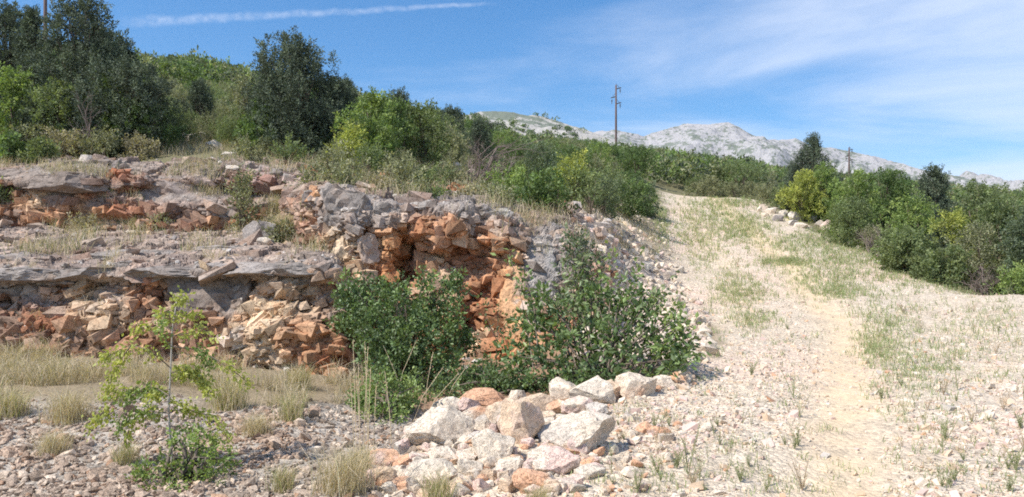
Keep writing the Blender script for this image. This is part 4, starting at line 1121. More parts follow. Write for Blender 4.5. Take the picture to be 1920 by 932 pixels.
plant('broadleaf_tree', 'mid green tree with a pointed top above the bluff', 'tree', 'bushy trees on the hillside', 795, 298, 26, 80, 108, 'mid', 'shrub', 15, TP)
plant('shrub', 'yellow green bush at the foot of the yellow patched tree', 'shrub', 'bushes above the bluff', 655, 285, 21.4, 60, 50, 'yellow', 'loose', 16, SPt)
for i, (px, by, d, w, h, pal, st, lab) in enumerate([
    (620, 338, 18.2, 105, 80, 'olive', 'loose', 'olive grey wispy shrub at the left end of the bluff top'),
    (690, 320, 20.5, 70, 60, 'mid', 'loose', 'mid green shrub second from the left on the bluff top'),
    (745, 352, 18.0, 95, 70, 'olive', 'loose', 'wispy olive shrub near the middle of the bluff top'),
    (800, 360, 18.6, 80, 64, 'mid', 'loose', 'fresh green shrub above the dark recess of the bluff'),
    (850, 345, 21, 70, 52, 'olive', 'loose', 'grey olive shrub left below the dead bush'),
    (905, 385, 17.6, 70, 50, 'olive', 'loose', 'low wispy shrub right of the middle of the bluff top'),
    (965, 392, 18.2, 110, 92, 'bright', 'loose', 'leafy green bush at the right end of the bluff top'),
    (1030, 420, 16.8, 110, 118, 'dark', 'shrub', 'dense green bush hanging over the right shoulder of the bluff'),
    (1100, 408, 20.5, 115, 118, 'mid', 'loose', 'green bush directly above the grey rubble bank'),
    (1075, 372, 21, 90, 110, 'yellow', 'loose', 'tall yellow green bush behind the overhanging bush'),
    (1170, 415, 28.5, 100, 105, 'dark', 'shrub', 'dark green bush at the left edge of the upper track'),
    (1140, 392, 27, 90, 100, 'mid', 'loose', 'soft green bush behind the rubble bank'),
    (1010, 372, 21.5, 90, 80, 'mid', 'loose', 'soft green bush above the overhanging bush'),
    (935, 360, 22.5, 90, 68, 'dark', 'shrub', 'darker bush behind the right end of the bluff top'),
    (1208, 398, 33, 56, 74, 'bluish', 'shrub', 'blue green bush nearest the upper track on its left'),
    (20, 302, 20.6, 60, 60, 'dark', 'shrub', 'dark green bush on the ledge rim at the left picture edge'),
    (85, 305, 20.2, 46, 50, 'mid', 'shrub', 'small round green bush on the left rim of the upper ledge'),
    (5, 395, 18.6, 26, 70, 'mid', 'loose', 'thin green plant beside the upper ledge at the picture edge'),
    (455, 392, 17.9, 46, 85, 'olive', 'loose', 'spindly olive shrub growing in front of the upper ledge'),
    (1090, 520, 13.6, 80, 110, 'bluish', 'loose', 'grey green shrub on the pit slope below the rubble bank')]):
    plant('shrub', lab, 'shrub', 'bushes above the bluff', px, by, d, w * .92, h * .82, pal, st, 30 + i, SPt, dens=.8)
for i, (px, by, d, w, h, pal) in enumerate([(590, 352, 17.4, 50, 34, 'olive'), (655, 352, 16.8, 60, 40, 'olive'), (705, 362, 16.6, 54, 34, 'dry'), (770, 372, 16.4, 60, 36, 'olive'), (822, 380, 16.6, 56, 32, 'mid'), (875, 385, 16.5, 60, 34, 'dry'), (935, 392, 16.4, 56, 40, 'olive'),
                                              (120, 292, 21.3, 90, 46, 'dry'), (185, 290, 21.4, 80, 44, 'olive'), (255, 290, 21.5, 80, 40, 'dry'), (60, 285, 21.6, 70, 50, 'olive'), (470, 300, 21.0, 70, 34, 'olive'), (535, 300, 20.8, 60, 40, 'mid'), (310, 425, 18.5, 60, 20, 'olive'), (530, 452, 16.2, 70, 34, 'olive'), (170, 424, 18.4, 70, 18, 'dry')]):
    ln_ = {'olive': 'grey olive', 'dry': 'straw brown', 'mid': 'green'}[pal]
    wh = 'on the rim of the bluff' if px > 560 and by > 340 else 'between the left junipers and the upper ledge' if by < 295 else 'on the shelf by the upper ledge'
    k_ = 1 + sum(1 for o_ in bpy.data.objects if str(o_.get('label', '')).startswith('low %s shrub %s' % (ln_, wh)))
    plant('shrub', 'low %s shrub %s, %s from the left' % (ln_, wh, ['first', 'second', 'third', 'fourth'][k_ - 1]), 'shrub', 'low shrubs by the rock edges', px, by, d, w, h, pal, 'loose', 140 + i, SPt)
RT = 'trees and bushes right of the track'
for i, (px, by, d, w, h, pal, st, lab, nm_) in enumerate([
    (1524, 395, 40, 125, 142, 'juniper', 'cone', 'pointed dark juniper right of the track, tallest on that side', 'juniper_tree'),
    (1505, 402, 36.5, 70, 84, 'yellow', 'shrub', 'yellow green bush left in front of the pointed juniper', 'shrub'),
    (1545, 405, 37, 70, 100, 'bright', 'shrub', 'green bush right in front of the pointed juniper', 'shrub'),
    (1600, 430, 33, 95, 110, 'bright', 'shrub', 'broad yellowish green tree right of the second pole', 'broadleaf_tree'),
    (1605, 446, 30.5, 90, 78, 'mid', 'shrub', 'dense green bush above the right track boulders', 'shrub'),
    (1665, 440, 34, 100, 128, 'dark', 'shrub', 'dark tree with a flat top between two pale slabs and the sky', 'broadleaf_tree'),
    (1715, 500, 26, 100, 140, 'bright', 'spray', 'light green tree left of the yellow tree', 'broadleaf_tree'),
    (1750, 470, 31, 100, 156, 'juniper', 'juniper', 'dark layered juniper rising behind the yellow tree', 'juniper_tree'),
    (1785, 500, 24.3, 78, 112, 'yellow', 'spray', 'bright yellow leaved tree on the right', 'broadleaf_tree'),
    (1700, 518, 24.2, 110, 90, 'mid', 'shrub', 'broad green bush at the track edge below the light green tree', 'shrub'),
    (1760, 530, 23.0, 100, 68, 'mid', 'shrub', 'low green bush at the track edge below the yellow tree', 'shrub'),
    (1830, 535, 23, 100, 120, 'olive', 'loose', 'grey green bush right of the yellow tree', 'shrub'),
    (1885, 540, 24, 110, 180, 'mid', 'shrub', 'tall green tree near the right picture edge', 'broadleaf_tree'),
    (1940, 545, 22, 90, 160, 'bluish', 'shrub', 'blue green tree cut by the right picture edge', 'broadleaf_tree'),
    (1905, 548, 20.3, 60, 52, 'bright', 'loose', 'small yellowish bush in the right corner above the gravel', 'shrub'),
    (1840, 470, 32, 120, 130, 'mid', 'shrub', 'rounded green tree behind the grey green bush at right', 'broadleaf_tree'),
    (1440, 385, 43, 60, 40, 'olive', 'loose', 'olive bush where the track disappears', 'shrub'),
    (1640, 460, 29, 50, 34, 'olive', 'loose', 'grey scraggly bush between the right track boulders', 'shrub')]):
    plant(nm_, lab, 'tree' if 'tree' in nm_ else 'shrub', RT, px, by, d, w, h, pal, st, 70 + i, TP if 'tree' in nm_ else SPt)

# scrub on the slope: a few kinds, copied
PROTO = []
for i, (pal, st, h, w) in enumerate([('olive', 'loose', 1.6, 1.1), ('mid', 'loose', 1.8, 1.2), ('dark', 'shrub', 2.0, 1.2), ('bright', 'loose', 1.7, 1.0), ('bluish', 'shrub', 1.9, 1.1), ('mid', 'shrub', 1.6, 1.2), ('olive', 'shrub', 1.4, 1.2), ('juniper', 'juniper', 2.3, .9), ('dark', 'shrub', 2.2, 1.4)]):
    PROTO.append((pal, h, w, plant_meshes('scrub', h, w, pal, st, random.Random(200 + i), dens=.75)))
SKY = np.array([(-200, 80), (0, 100), (230, 90), (290, 97), (330, 105), (370, 97), (410, 113), (450, 120), (480, 140), (640, 160), (700, 178), (760, 195), (830, 208), (880, 224), (920, 240), (1000, 256), (1100, 270), (1180, 274), (1250, 280), (1300, 285), (1400, 298), (1470, 315), (1520, 318), (1600, 325), (1700, 335), (1920, 352), (2200, 400)], float)
names = {'olive': 'grey olive', 'mid': 'mid green', 'dark': 'dark green', 'bright': 'bright green', 'bluish': 'blue green', 'juniper': 'dark conical juniper'}
placed = []
r_ = np.random.default_rng(77)
tries = 0
while len(placed) < 262 and tries < 12000:
    tries += 1
    d = 21.5 * (58 / 21.5) ** r_.uniform(); px = r_.uniform(-420, 2000)
    x, y = (px - 960) / F0 * d, d
    if px > 1180 and d < 46 and px < 1480: continue
    if road_w(np.array([x]), np.array([y]))[0] > .05: continue
    if px > 1480 and d < (24 if px > 1700 else 36): continue
    if 320 < px < 470 and d < 27: continue
    if 470 < px < 640 and d < 24: continue
    z = drop(x, y)[0].z
    pal, h, w, ms = PROTO[r_.integers(len(PROTO))]
    if 280 < px < 500 and d < 60:
        pal, h, w, ms = PROTO[(0, 1, 6, 2, 4, 5, 7)[r_.integers(7)]]
    if len(placed) >= 205: px = r_.uniform(285, 520); d = r_.uniform(22.5, 48); x, y = (px - 960) / F0 * d, d; z = drop(x, y)[0].z; pal, h, w, ms = PROTO[(0, 1, 6, 0)[r_.integers(4)]]
    if len(placed) >= 205 and 330 < px < 440 and d < 25: continue
    s = r_.uniform(.6, 1.35) * (1 if d > 28 else .8) * (.6 if 280 < px < 520 else .75 if 560 < px < 1200 and d < 42 else 1)
    lim = EYE + (HY - np.interp(px, SKY[:, 0], SKY[:, 1])) / F0 * d - z
    if h * s > lim + .15: s = (lim + .15) / h
    if s < .35: continue
    if 820 < px < 960 and d < 26: continue
    if any((x - q[0]) ** 2 + (y - q[1]) ** 2 < (.75 * (w * s + q[2])) ** 2 for q in placed): continue
    placed.append((x, y, w * s, z, s, pal, ms, px, d))
placed.sort(key=lambda q: q[7])
def zone(px, d):
    side = 'on the left slope behind the junipers' if px < 480 else 'on the slope behind the lone juniper' if px < 700 else 'on the slope above the bluff' if px < 1180 else 'in the thicket beyond the track' if px < 1480 else 'in the thicket right of the track'
    return side
for (x, y, w, z, s, pal, ms, px, d) in placed:
    nm_ = 'juniper_shrub' if pal == 'juniper' else 'shrub'
    band = 'nearer' if d < 34 else 'farther'
    zz = zone(px, d)
    lab = '%s %s%s, one of the %s ones' % (names[pal], '' if pal == 'juniper' else 'shrub ', zz, band)
    e = link(nm_, None, None, (x, y, z), r_.uniform(0, 6.28), (s, s, s * r_.uniform(.85, 1.15)))
    tag(e, ' '.join(lab.split()), 'shrub', '%s scrub %s, %s' % (names[pal], zz, band))
    link('stem', ms[1], e); link('foliage', ms[0], e)

# far scrub reads as one mass
A = Acc()
n = 0
for k in range(6500):
    d = 50 * (165 / 50) ** r_.uniform(); px = r_.uniform(-800, 2400)
    x, y = (px - 960) / F0 * d, d
    z = float(H0(np.array([x]), np.array([y]))[0])
    lim = EYE + (HY - np.interp(px, SKY[:, 0], SKY[:, 1])) / F0 * d - z
    h = min(r_.uniform(1.2, 4.0), lim - .25 - d / 250 + r_.uniform(-.3, .5))
    if h < .6: continue
    gap = vnoise(np.array([[x / 9, y / 9, 3.]]), 44)[0]
    if gap < (-.05 if px < 620 else -.4) and px < 1000: continue
    w = h * r_.uniform(.5, .8)
    pal = ['olive', 'mid', 'dark', 'bright', 'bluish', 'mid', 'dark', 'olive', 'juniper'][r_.integers(9)]
    lob = [(x + r_.normal() * w * .5, y + r_.normal() * w * .5, z + h * r_.uniform(.35, .75), w * r_.uniform(.35, .6), w * .5, h * r_.uniform(.25, .38)) for _ in range(4)]
    sc = .6 + d / 110
    TONE = r_.uniform(.75, 1.3)
    crown(A, lob, 22, .4 * sc, .2 * sc, 7, .22 * sc, .13 * sc, pal, .45, .5)
    n += 1
    if n > 2500: break
TONE = 1.0
o = link('scrub', A.mesh('scrub', M_LEAF)); o['kind'] = 'stuff'

# shrubs dotting the stony hilltop far behind: one mass
A = Acc()
hb = BVHTree.FromPolygons(*(lambda me: ([v.co[:] for v in me.vertices], [p.vertices[:] for p in me.polygons]))(bpy.data.meshes['hill']))
for k in range(900):
    px = r_.uniform(760, 1220); py = r_.uniform(196, 300)
    v = Vector(P(px, py, 1)) - Vector((0, 0, EYE)); h_ = hb.ray_cast(Vector((0, 0, EYE)), v.normalized())
    if h_[0] is None: continue
    q = h_[0]
    dens = vnoise(np.array([[q.x / 28, q.y / 28, q.z / 20]]), 5)[0] + (.55 if px < 895 else 0) + (.25 if px > 1040 else 0)
    if dens < r_.uniform(-.3, .9): continue
    s = r_.uniform(1.0, 3.2)
    crown(A, [(q.x, q.y, q.z + s * .3, s * 1.2, s, s * .6)], 14, 1.0, .8, 6, 1.1, .6, ['dark', 'juniper', 'dark', 'mid'][r_.integers(4)], .4, .5)
o = link('scrub', A.mesh('hill_scrub', M_LEAF)); o['kind'] = 'stuff'

# dead bush
def twigs(B, a, d, ln, rad, depth, r, col):
    n = 4; pts = [a]
    for k in range(n):
        d = d + np.array([r.gauss(0, .22), r.gauss(0, .22), r.gauss(.02, .18)]); d = d / np.linalg.norm(d)
        pts.append(pts[-1] + d * ln / n)
    tube(B, pts, np.linspace(rad, rad * .5, n + 1), col, 5)
    if depth:
        for k in range(r.choice((3, 4))):
            i = r.randint(1, n)
            e = d + np.array([r.gauss(0, .6), r.gauss(0, .6), r.gauss(.05, .45)]); e /= np.linalg.norm(e)
            twigs(B, pts[i], e, ln * r.uniform(.5, .75), rad * .5, depth - 1, r, col)


def dead_bush(px, py, d, size, label, seed, lean=0):
    B = Acc(); r = random.Random(seed)
    for k in range(6):
        twigs(B, np.array([r.uniform(-.15, .15), r.uniform(-.1, .1), -.05]), np.array([r.uniform(-.8, .8) + lean, r.uniform(-.4, .4), 1.0]), size * r.uniform(.6, 1), .018 * size + .006, 3, r, np.array([.22, .17, .15]))
    b = P(px, py, d); b[2] = drop(b[0], b[1])[0].z
    e = link('dead_bush', None, None, b); tag(e, label, 'bush', 'leafless bushes')
    link('branches', B.mesh('dead_branches', M_BARK, True), e)


dead_bush(884, 325, 21, 1.25, 'leafless grey bush among cream stones above the bluff', 5)
dead_bush(900, 310, 23, .9, 'smaller leafless bush behind the grey one above the bluff', 6, .3)
dead_bush(1640, 462, 28, .9, 'leafless grey twigs between the right track boulders', 7)
dead_bush(1850, 530, 21.5, .7, 'leafless twigs under the trees in the right corner', 8, -.4)
dead_bush(150, 275, 21.5, 1.1, 'dry brown twigs under the tallest left juniper', 9, .3)

# bushes in the pit -------------------------------------------------
def lobes_px(specs, d0, origin, thick=.8):
    L = []
    for (cx, cy, rx, ry, dd) in specs:
        d = d0 + dd; q = P(cx, cy, d) - origin
        L.append((q[0], q[1], q[2], rx / F0 * d, rx / F0 * d * thick, ry / F0 * d))
    return L


def bush(name, label, cat, group, base_px, base_py, d0, specs, nplume, plen, prad, nleaf, L, W, pal, mat, up=.45, droop=0., stems=4, tip=.6, thick=.8, part=SPt):
    b = P(base_px, base_py, d0); b[2] = drop(b[0], b[1])[0].z
    lob = lobes_px(specs, d0, b, thick)
    A = Acc(); B = Acc()
    crown(A, lob, nplume, plen, prad, nleaf, L, W, pal, up, tip, droop, shell=.25)
    for k, l in enumerate(lob):
        for s in range(2):
            st = np.array([random.uniform(-.15, .15), random.uniform(-.1, .1), -.05]); en = np.array(l[:3]) + np.array([random.uniform(-.5, .5) * l[3], random.uniform(-.5, .5) * l[4], l[5] * .6])
            mid = st * .5 + en * .5 + np.array([0, 0, .12])
            tube(B, [st, mid, en], [.022, .013, .005], BARK * 1.15, 5)
    e = link(name, None, None, b); tag(e, label, cat, group)
    link(part[0], B.mesh(name + '_wood', M_BARK, True), e); link(part[1], A.mesh(name + '_leaves', mat), e)
    return e


PB = 'bushes in the hollow below the bluff'
bush('leafy_bush', 'dense dark green bush in front of the orange bluff', 'bush', PB, 750, 740, 11.2,
     [(690, 572, 60, 42, 0), (655, 562, 26, 24, .2), (748, 592, 70, 52, -.2), (700, 630, 72, 50, -.2), (790, 590, 36, 34, .1), (836, 565, 30, 34, .1), (850, 538, 16, 20, .2), (838, 615, 48, 45, 0), (780, 650, 85, 55, -.4), (860, 650, 30, 30, .1), (750, 700, 80, 46, -.5), (830, 690, 55, 36, -.3), (655, 610, 28, 40, .2), (700, 545, 26, 18, .1), (650, 540, 18, 14, .1), (745, 540, 25, 16, 0), (735, 655, 60, 40, -.5), (800, 530, 14, 14, 0)],
     620, .30, .11, 22, .056, .034, 'dark', M_GLOSS, .4, tip=.85)
bush('leafy_bush', 'low dark undergrowth in the gap between the two big bushes', 'bush', PB, 930, 725, 10.4,
     [(880, 715, 50, 26, .2), (925, 722, 44, 24, 0), (970, 725, 50, 24, 0), (1020, 728, 50, 24, -.1), (1080, 726, 55, 22, -.2), (840, 740, 40, 26, -.2), (905, 700, 30, 20, .5), (1140, 722, 40, 20, -.2)],
     240, .26, .1, 20, .055, .032, 'dark', M_GLOSS, .4)
bush('leafy_bush', 'bright green lower bush between the tall grass and the rubble heap', 'bush', PB, 720, 845, 8.6,
     [(715, 790, 40, 48, 0), (705, 740, 36, 40, .3), (730, 825, 30, 30, -.1), (745, 760, 34, 36, .3), (690, 760, 22, 30, .2), (770, 740, 40, 30, .6)],
     230, .22, .09, 22, .042, .028, 'bright', M_GLOSS, .4)
bush('leafy_bush', 'big broad leaved bush between the smooth bluff wall and the track', 'bush', PB, 1120, 720, 10.6,
     [(1060, 610, 70, 55, .4), (1010, 640, 60, 55, .3), (1080, 670, 90, 50, 0), (1160, 610, 70, 60, .3), (1200, 650, 75, 55, 0), (1250, 640, 40, 60, .1), (1000, 690, 60, 36, -.1), (1130, 690, 80, 30, -.4), (1240, 690, 50, 25, -.3), (1120, 560, 50, 40, .6), (1180, 560, 45, 40, .5), (1020, 580, 35, 40, .4), (1280, 650, 20, 40, .1), (960, 690, 36, 26, .2), (1225, 590, 35, 40, .4)],
     220, .46, .13, 14, .10, .052, 'dark', M_GLOSS, .35, .12, tip=.95)


def stem_plant(A, B, pts, nleaf, L, W, pal, droop=.25, rad=.008, spread=.5):
    """a bowed stem with leaves set along it"""
    c0, c1 = np.array(COLS[pal][0]), np.array(COLS[pal][1])
    pts = np.asarray(pts, float)
    tt = np.linspace(0, 1, 14); seg = np.linspace(0, 1, len(pts))
    C = np.stack([np.interp(tt, seg, pts[:, a]) for a in range(3)], 1)
    for _ in range(2): C[1:-1] = (C[:-2] + 2 * C[1:-1] + C[2:]) / 4
    tube(B, C, np.linspace(rad, rad * .35, len(C)), BARK * 1.5, 5)
    t = rng.uniform(.12, 1, nleaf)
    pos = np.stack([np.interp(t, tt, C[:, a]) for a in range(3)], 1) + rng.normal(size=(nleaf, 3)) * L * .75
    ax = np.stack([np.interp(t, tt, np.gradient(C[:, a])) for a in range(3)], 1); ax /= np.linalg.norm(ax, axis=1)[:, None] + 1e-9
    dr = ax * .5 + rng.normal(size=(nleaf, 3)) * spread; dr[:, 2] -= droop
    w = np.clip(rng.normal(.45, .3, nleaf), 0, 1)[:, None]
    leaves(A, pos, dr, L * rng.uniform(.6, 1.25, nleaf), W * rng.uniform(.7, 1.2, nleaf), (c0 * (1 - w) + c1 * w) * rng.uniform(.8, 1.2, (nleaf, 1)))


def stems_thing(name, label, cat, group, base, stems, part=SPt, mat=None):
    """stems: (pixel polyline with depths, leaf count, L, W, palette, droop, radius)"""
    b = P(*base); b[2] = drop(b[0], b[1])[0].z
    A = Acc(); B = Acc()
    for (pl, n, L, W, pal, dr, rad) in stems:
        pts = [P(*q) - b for q in pl]
        if rad < 0: tube(B, pts, np.linspace(-rad, -rad * .45, len(pts)), np.array([.42, .38, .33]), 8)
        else: stem_plant(A, B, pts, n, L, W, pal, dr, rad)
    e = link(name, None, None, b); tag(e, label, cat, group)
    link(part[0], B.mesh(name + '_wood', M_BARK, True), e); link(part[1], A.mesh(name + '_leaves', mat or M_LEAF), e)
    return e


st = []
for (x0, y0, x1, y1, x2, y2, dd) in [(1000, 690, 985, 590, 955, 475, .6), (1010, 680, 1000, 560, 975, 500, .7), (1060, 690, 1070, 560, 1095, 478, .5), (1100, 690, 1110, 560, 1150, 470, .6), (1140, 690, 1160, 560, 1210, 480, .4), (1180, 690, 1220, 580, 1262, 530, .2), (1210, 700, 1260, 620, 1300, 610, 0), (1220, 700, 1250, 650, 1295, 660, -.1), (1120, 690, 1090, 580, 1045, 520, .4),
                                     (1150, 690, 1190, 600, 1240, 560, .3), (1080, 690, 1060, 600, 1020, 540, .5), (1130, 690, 1140, 580, 1175, 520, .5), (1200, 700, 1230, 640, 1280, 570, .1), (1160, 690, 1130, 600, 1110, 530, .3), (1230, 690, 1265, 670, 1300, 640, 0)]:
    st.append(([(x0, y0, 10.5), (x1, y1, 10.6 + dd), (x2, y2, 10.8 + dd)], 72, .095, .05, ('bright', 'dark', 'mid')[len(st) % 3], .25, .010))
stems_thing('leafy_bush', 'long arching leafy shoots rising above the broad leaved bush', 'bush', PB, (1120, 715, 10.9), st, SPt, M_GLOSS)
stems_thing('leafy_bush', 'slim young plant against the orange foot of the bluff', 'bush', PB, (932, 690, 11.9),
            [([(930, 690, 11.9), (932, 640, 11.9), (935, 570, 11.9)], 50, .07, .04, 'dark', .3, .008), ([(932, 640, 11.9), (910, 590, 11.9), (905, 560, 11.8)], 36, .07, .04, 'mid', .3, .006), ([(932, 630, 11.9), (960, 590, 11.9), (990, 600, 11.8)], 46, .07, .04, 'dark', .3, .006), ([(932, 640, 11.9), (950, 610, 11.9), (975, 640, 11.8)], 30, .07, .04, 'dark', .3, .006)], SPt, M_GLOSS)

# foreground sapling
D = 6.5
sap = [([(323, 905, D), (322, 850, D), (316, 771, D), (320, 690, D), (323, 616, D), (333, 556, D)], 0, 0, 0, 'yellow', 0, -.011)]
for pl, n, pal in [([(320, 690), (280, 655), (240, 645), (205, 668), (192, 672)], 75, 'yellow'), ([(245, 648), (215, 690), (200, 740)], 60, 'yellow'), ([(318, 730), (280, 735), (230, 728), (190, 740)], 70, 'yellow'), ([(317, 742), (285, 722), (255, 740), (225, 750)], 70, 'mid'), ([(230, 735), (205, 765), (195, 790)], 34, 'yellow'), ([(190, 770), (172, 790), (165, 808)], 26, 'yellow'),
                   ([(321, 700), (345, 690), (375, 700), (398, 740)], 90, 'yellow'), ([(321, 712), (350, 700), (385, 715), (392, 742)], 70, 'yellow'), ([(319, 770), (360, 768), (395, 780), (415, 800), (432, 835)], 80, 'bright'), ([(318, 790), (280, 772), (245, 790), (235, 830)], 80, 'bright'), ([(317, 775), (270, 770), (228, 790), (220, 805)], 60, 'mid'),
                   ([(322, 612), (290, 612), (262, 614), (250, 622)], 44, 'yellow'), ([(322, 630), (355, 625), (380, 612), (402, 640)], 44, 'yellow'), ([(323, 600), (345, 590), (372, 595)], 40, 'yellow'), ([(328, 580), (336, 560), (345, 552)], 40, 'bright'), ([(324, 595), (305, 590), (300, 580)], 26, 'yellow'), ([(321, 650), (300, 625), (305, 600)], 36, 'mid'),
                   ([(322, 650), (370, 655), (395, 672), (385, 690)], 56, 'mid'), ([(395, 668), (430, 690), (450, 705), (470, 722)], 40, 'bright'), ([(318, 745), (300, 730), (290, 745), (270, 752)], 60, 'bright'), ([(318, 752), (345, 758), (350, 775)], 44, 'bright'), ([(318, 800), (350, 800), (390, 815), (410, 830)], 56, 'mid')]:
    sap.append(([(a, b, D + random.uniform(-.15, .15)) for a, b in pl], int(n * 2.7), .038, .024, {'mid': 'bright', 'bright': 'yellow'}.get(pal, pal), .45, .005))
stems_thing('sapling', 'slender young tree with drooping yellow green leaves in the left foreground', 'sapling', None, (323, 900, D), sap, ('trunk', 'crown'))
bush('leafy_bush', 'low green bush at the foot of the foreground sapling', 'bush', 'small bushes in the foreground', 340, 930, 6.2,
     [(330, 880, 60, 34, .1), (290, 905, 46, 30, 0), (385, 890, 46, 34, 0), (350, 915, 70, 30, -.1), (415, 870, 26, 20, .1), (300, 930, 50, 26, -.1), (365, 850, 30, 24, .15), (345, 835, 24, 20, .1)], 125, .17, .06, 20, .034, .02, 'bright', M_LEAF, .4)

# ------------------------------------------------------------------ grasses
STRAW = np.array([.60, .49, .35]); STRAWG = np.array([.46, .39, .25]); GREEN = np.array([.16, .20, .07])


def grass_field(name, x, y, hgt, wid, pal, wts, lean=.35, lift=-.01, sp=.15):
    A = Acc(); p = on_land(x, y, lift)
    n = len(p)
    blades(A, p, hgt * rng.uniform(.3, 1.0, n) ** 1.5 * 1.6 * np.clip(1 + .6 * zone_noise(x, y, .7, 61), .4, 1.6), wid, mixcols(n, pal, wts, sp), lean)
    o = link(name, A.mesh(name, M_GRASS)); o['kind'] = 'stuff'
    return o


# dry shelf in front of the lower ledge
x, y = sample_view(46000, (-120, 700), (8.2, 13.2), .6)
pxv = 960 + F0 * x / y
k = zone_noise(x, y, .5, 31) + .6 * zone_noise(x, y, 1.5, 32)
edge = y - (8.75 + .9 * np.clip((pxv - 450) / 300, 0, 1.6)) + 1.2 * zone_noise(x, y, 1.3, 1)
m = (edge > .0) & (k > .06 + .12 * sstep(420, 640, pxv)) & (road_w(x, y) < .3)
m &= y < 13.1 - .8 * np.clip((pxv - 300) / 300, 0, 1.1)
x, y = x[m], y[m]
grass_field('dry_grass', x, y, .27, .006, [STRAW, STRAWG, STRAW * .75, GREEN], [6, 3, 3, .35], .75)
# ledges, hill shelf and bluff top
pp = []
for a, b in zip(rng.uniform(-40, 1230, 30000), rng.uniform(250, 480, 30000)):
    h = BV.ray_cast(Vector((0, 0, EYE)), (Vector(P(a, b, 1)) - Vector((0, 0, EYE))).normalized())
    if h[0] is None or h[1].z < .6 or h[0].y > 30 or h[0].y < 12.5: continue
    pp.append(h[0][:])
pp = np.array(pp)
k = zone_noise(pp[:, 0], pp[:, 1], .8, 41)
ledge = (pp[:, 1] < 17.2) & (pp[:, 0] < -3)
m = np.where(ledge, k > .2, np.where(pp[:, 1] < 20.5, k > .0, k > -.1))
pp = pp[m]
n = len(pp)
A = Acc()
rep = 3
bs = np.repeat(pp, rep, 0) + rng.normal(size=(n * rep, 3)) * np.array([.08, .08, 0])
blades(A, bs, .28 * rng.uniform(.4, 1.4, n * rep), .009, mixcols(n * rep, [STRAW, STRAWG, STRAW * .7, GREEN], [5, 3, 3, 2]), .45)
o = link('dry_grass', A.mesh('hill_grass', M_GRASS)); o['kind'] = 'stuff'
# green grass strips along the track
def grass_patch(cx, cy, rx, ry, n): return [(cx + rx * a, cy + ry * b) for a, b in rng.normal(size=(int(n * .46), 2)) * .6]
pix = []
for g in [(1390, 545, 55, 34, 900), (1330, 400, 60, 26, 900), (1300, 440, 40, 30, 500), (1400, 420, 60, 20, 700), (1465, 492, 45, 8, 500), (1540, 520, 60, 30, 700), (1580, 548, 50, 14, 500), (1500, 455, 90, 20, 900), (1600, 480, 70, 25, 700), (1380, 440, 40, 18, 400), (1240, 420, 18, 40, 500), (1650, 650, 40, 30, 400), (1660, 600, 60, 40, 500), (1720, 690, 70, 40, 450), (1420, 600, 40, 16, 250), (1560, 470, 120, 40, 900), (1690, 520, 90, 12, 500), (1330, 480, 40, 30, 300), (1790, 540, 90, 10, 300), (1400, 380, 80, 10, 700), (1870, 600, 70, 50, 250), (1780, 640, 80, 60, 300)]:
    pix += grass_patch(*g)
for a, b in zip(rng.uniform(1030, 1920, 1500), 470 + 460 * rng.uniform(0, 1, 1500) ** 1.3):
    if vnoise(np.array([[a / 70, b / 26, 9.]]), 88)[0] + (.2 if a > 1620 else -.1) > 0: pix.append((a, b))
pp = []
for a, b in pix:
    h = hit(a, b)
    if h is not None and 5.5 < h.y < 48 and (a > 1225 or h.y < 9): pp.append(h[:])
pp = np.array(pp)
rep = 6
bs = np.repeat(pp, rep, 0) + rng.normal(size=(len(pp) * rep, 3)) * np.array([.05, .05, 0])
A = Acc(); n = len(bs)
blades(A, bs, np.clip(.05 + .004 * bs[:, 1], .07, .2) * rng.uniform(.4, 1.4, n), .004 + .00035 * bs[:, 1], mixcols(n, [np.array([.24, .30, .13]), np.array([.32, .36, .17]), STRAWG, STRAW], [5, 4, 1.5, .7]), .5)
o = link('grass', A.mesh('track_grass', M_GRASS)); o['kind'] = 'stuff'


def tuft_mesh(name, n, h, spread, wid, pal, wts, lean):
    A = Acc()
    b = np.stack([rng.normal(size=n) * spread, rng.normal(size=n) * spread, np.full(n, -.01)], 1)
    th = b[:, :2] * 0
    blades(A, b, h * rng.uniform(.5, 1.2, n), wid, mixcols(n, pal, wts), lean)
    return A.mesh(name, M_GRASS)


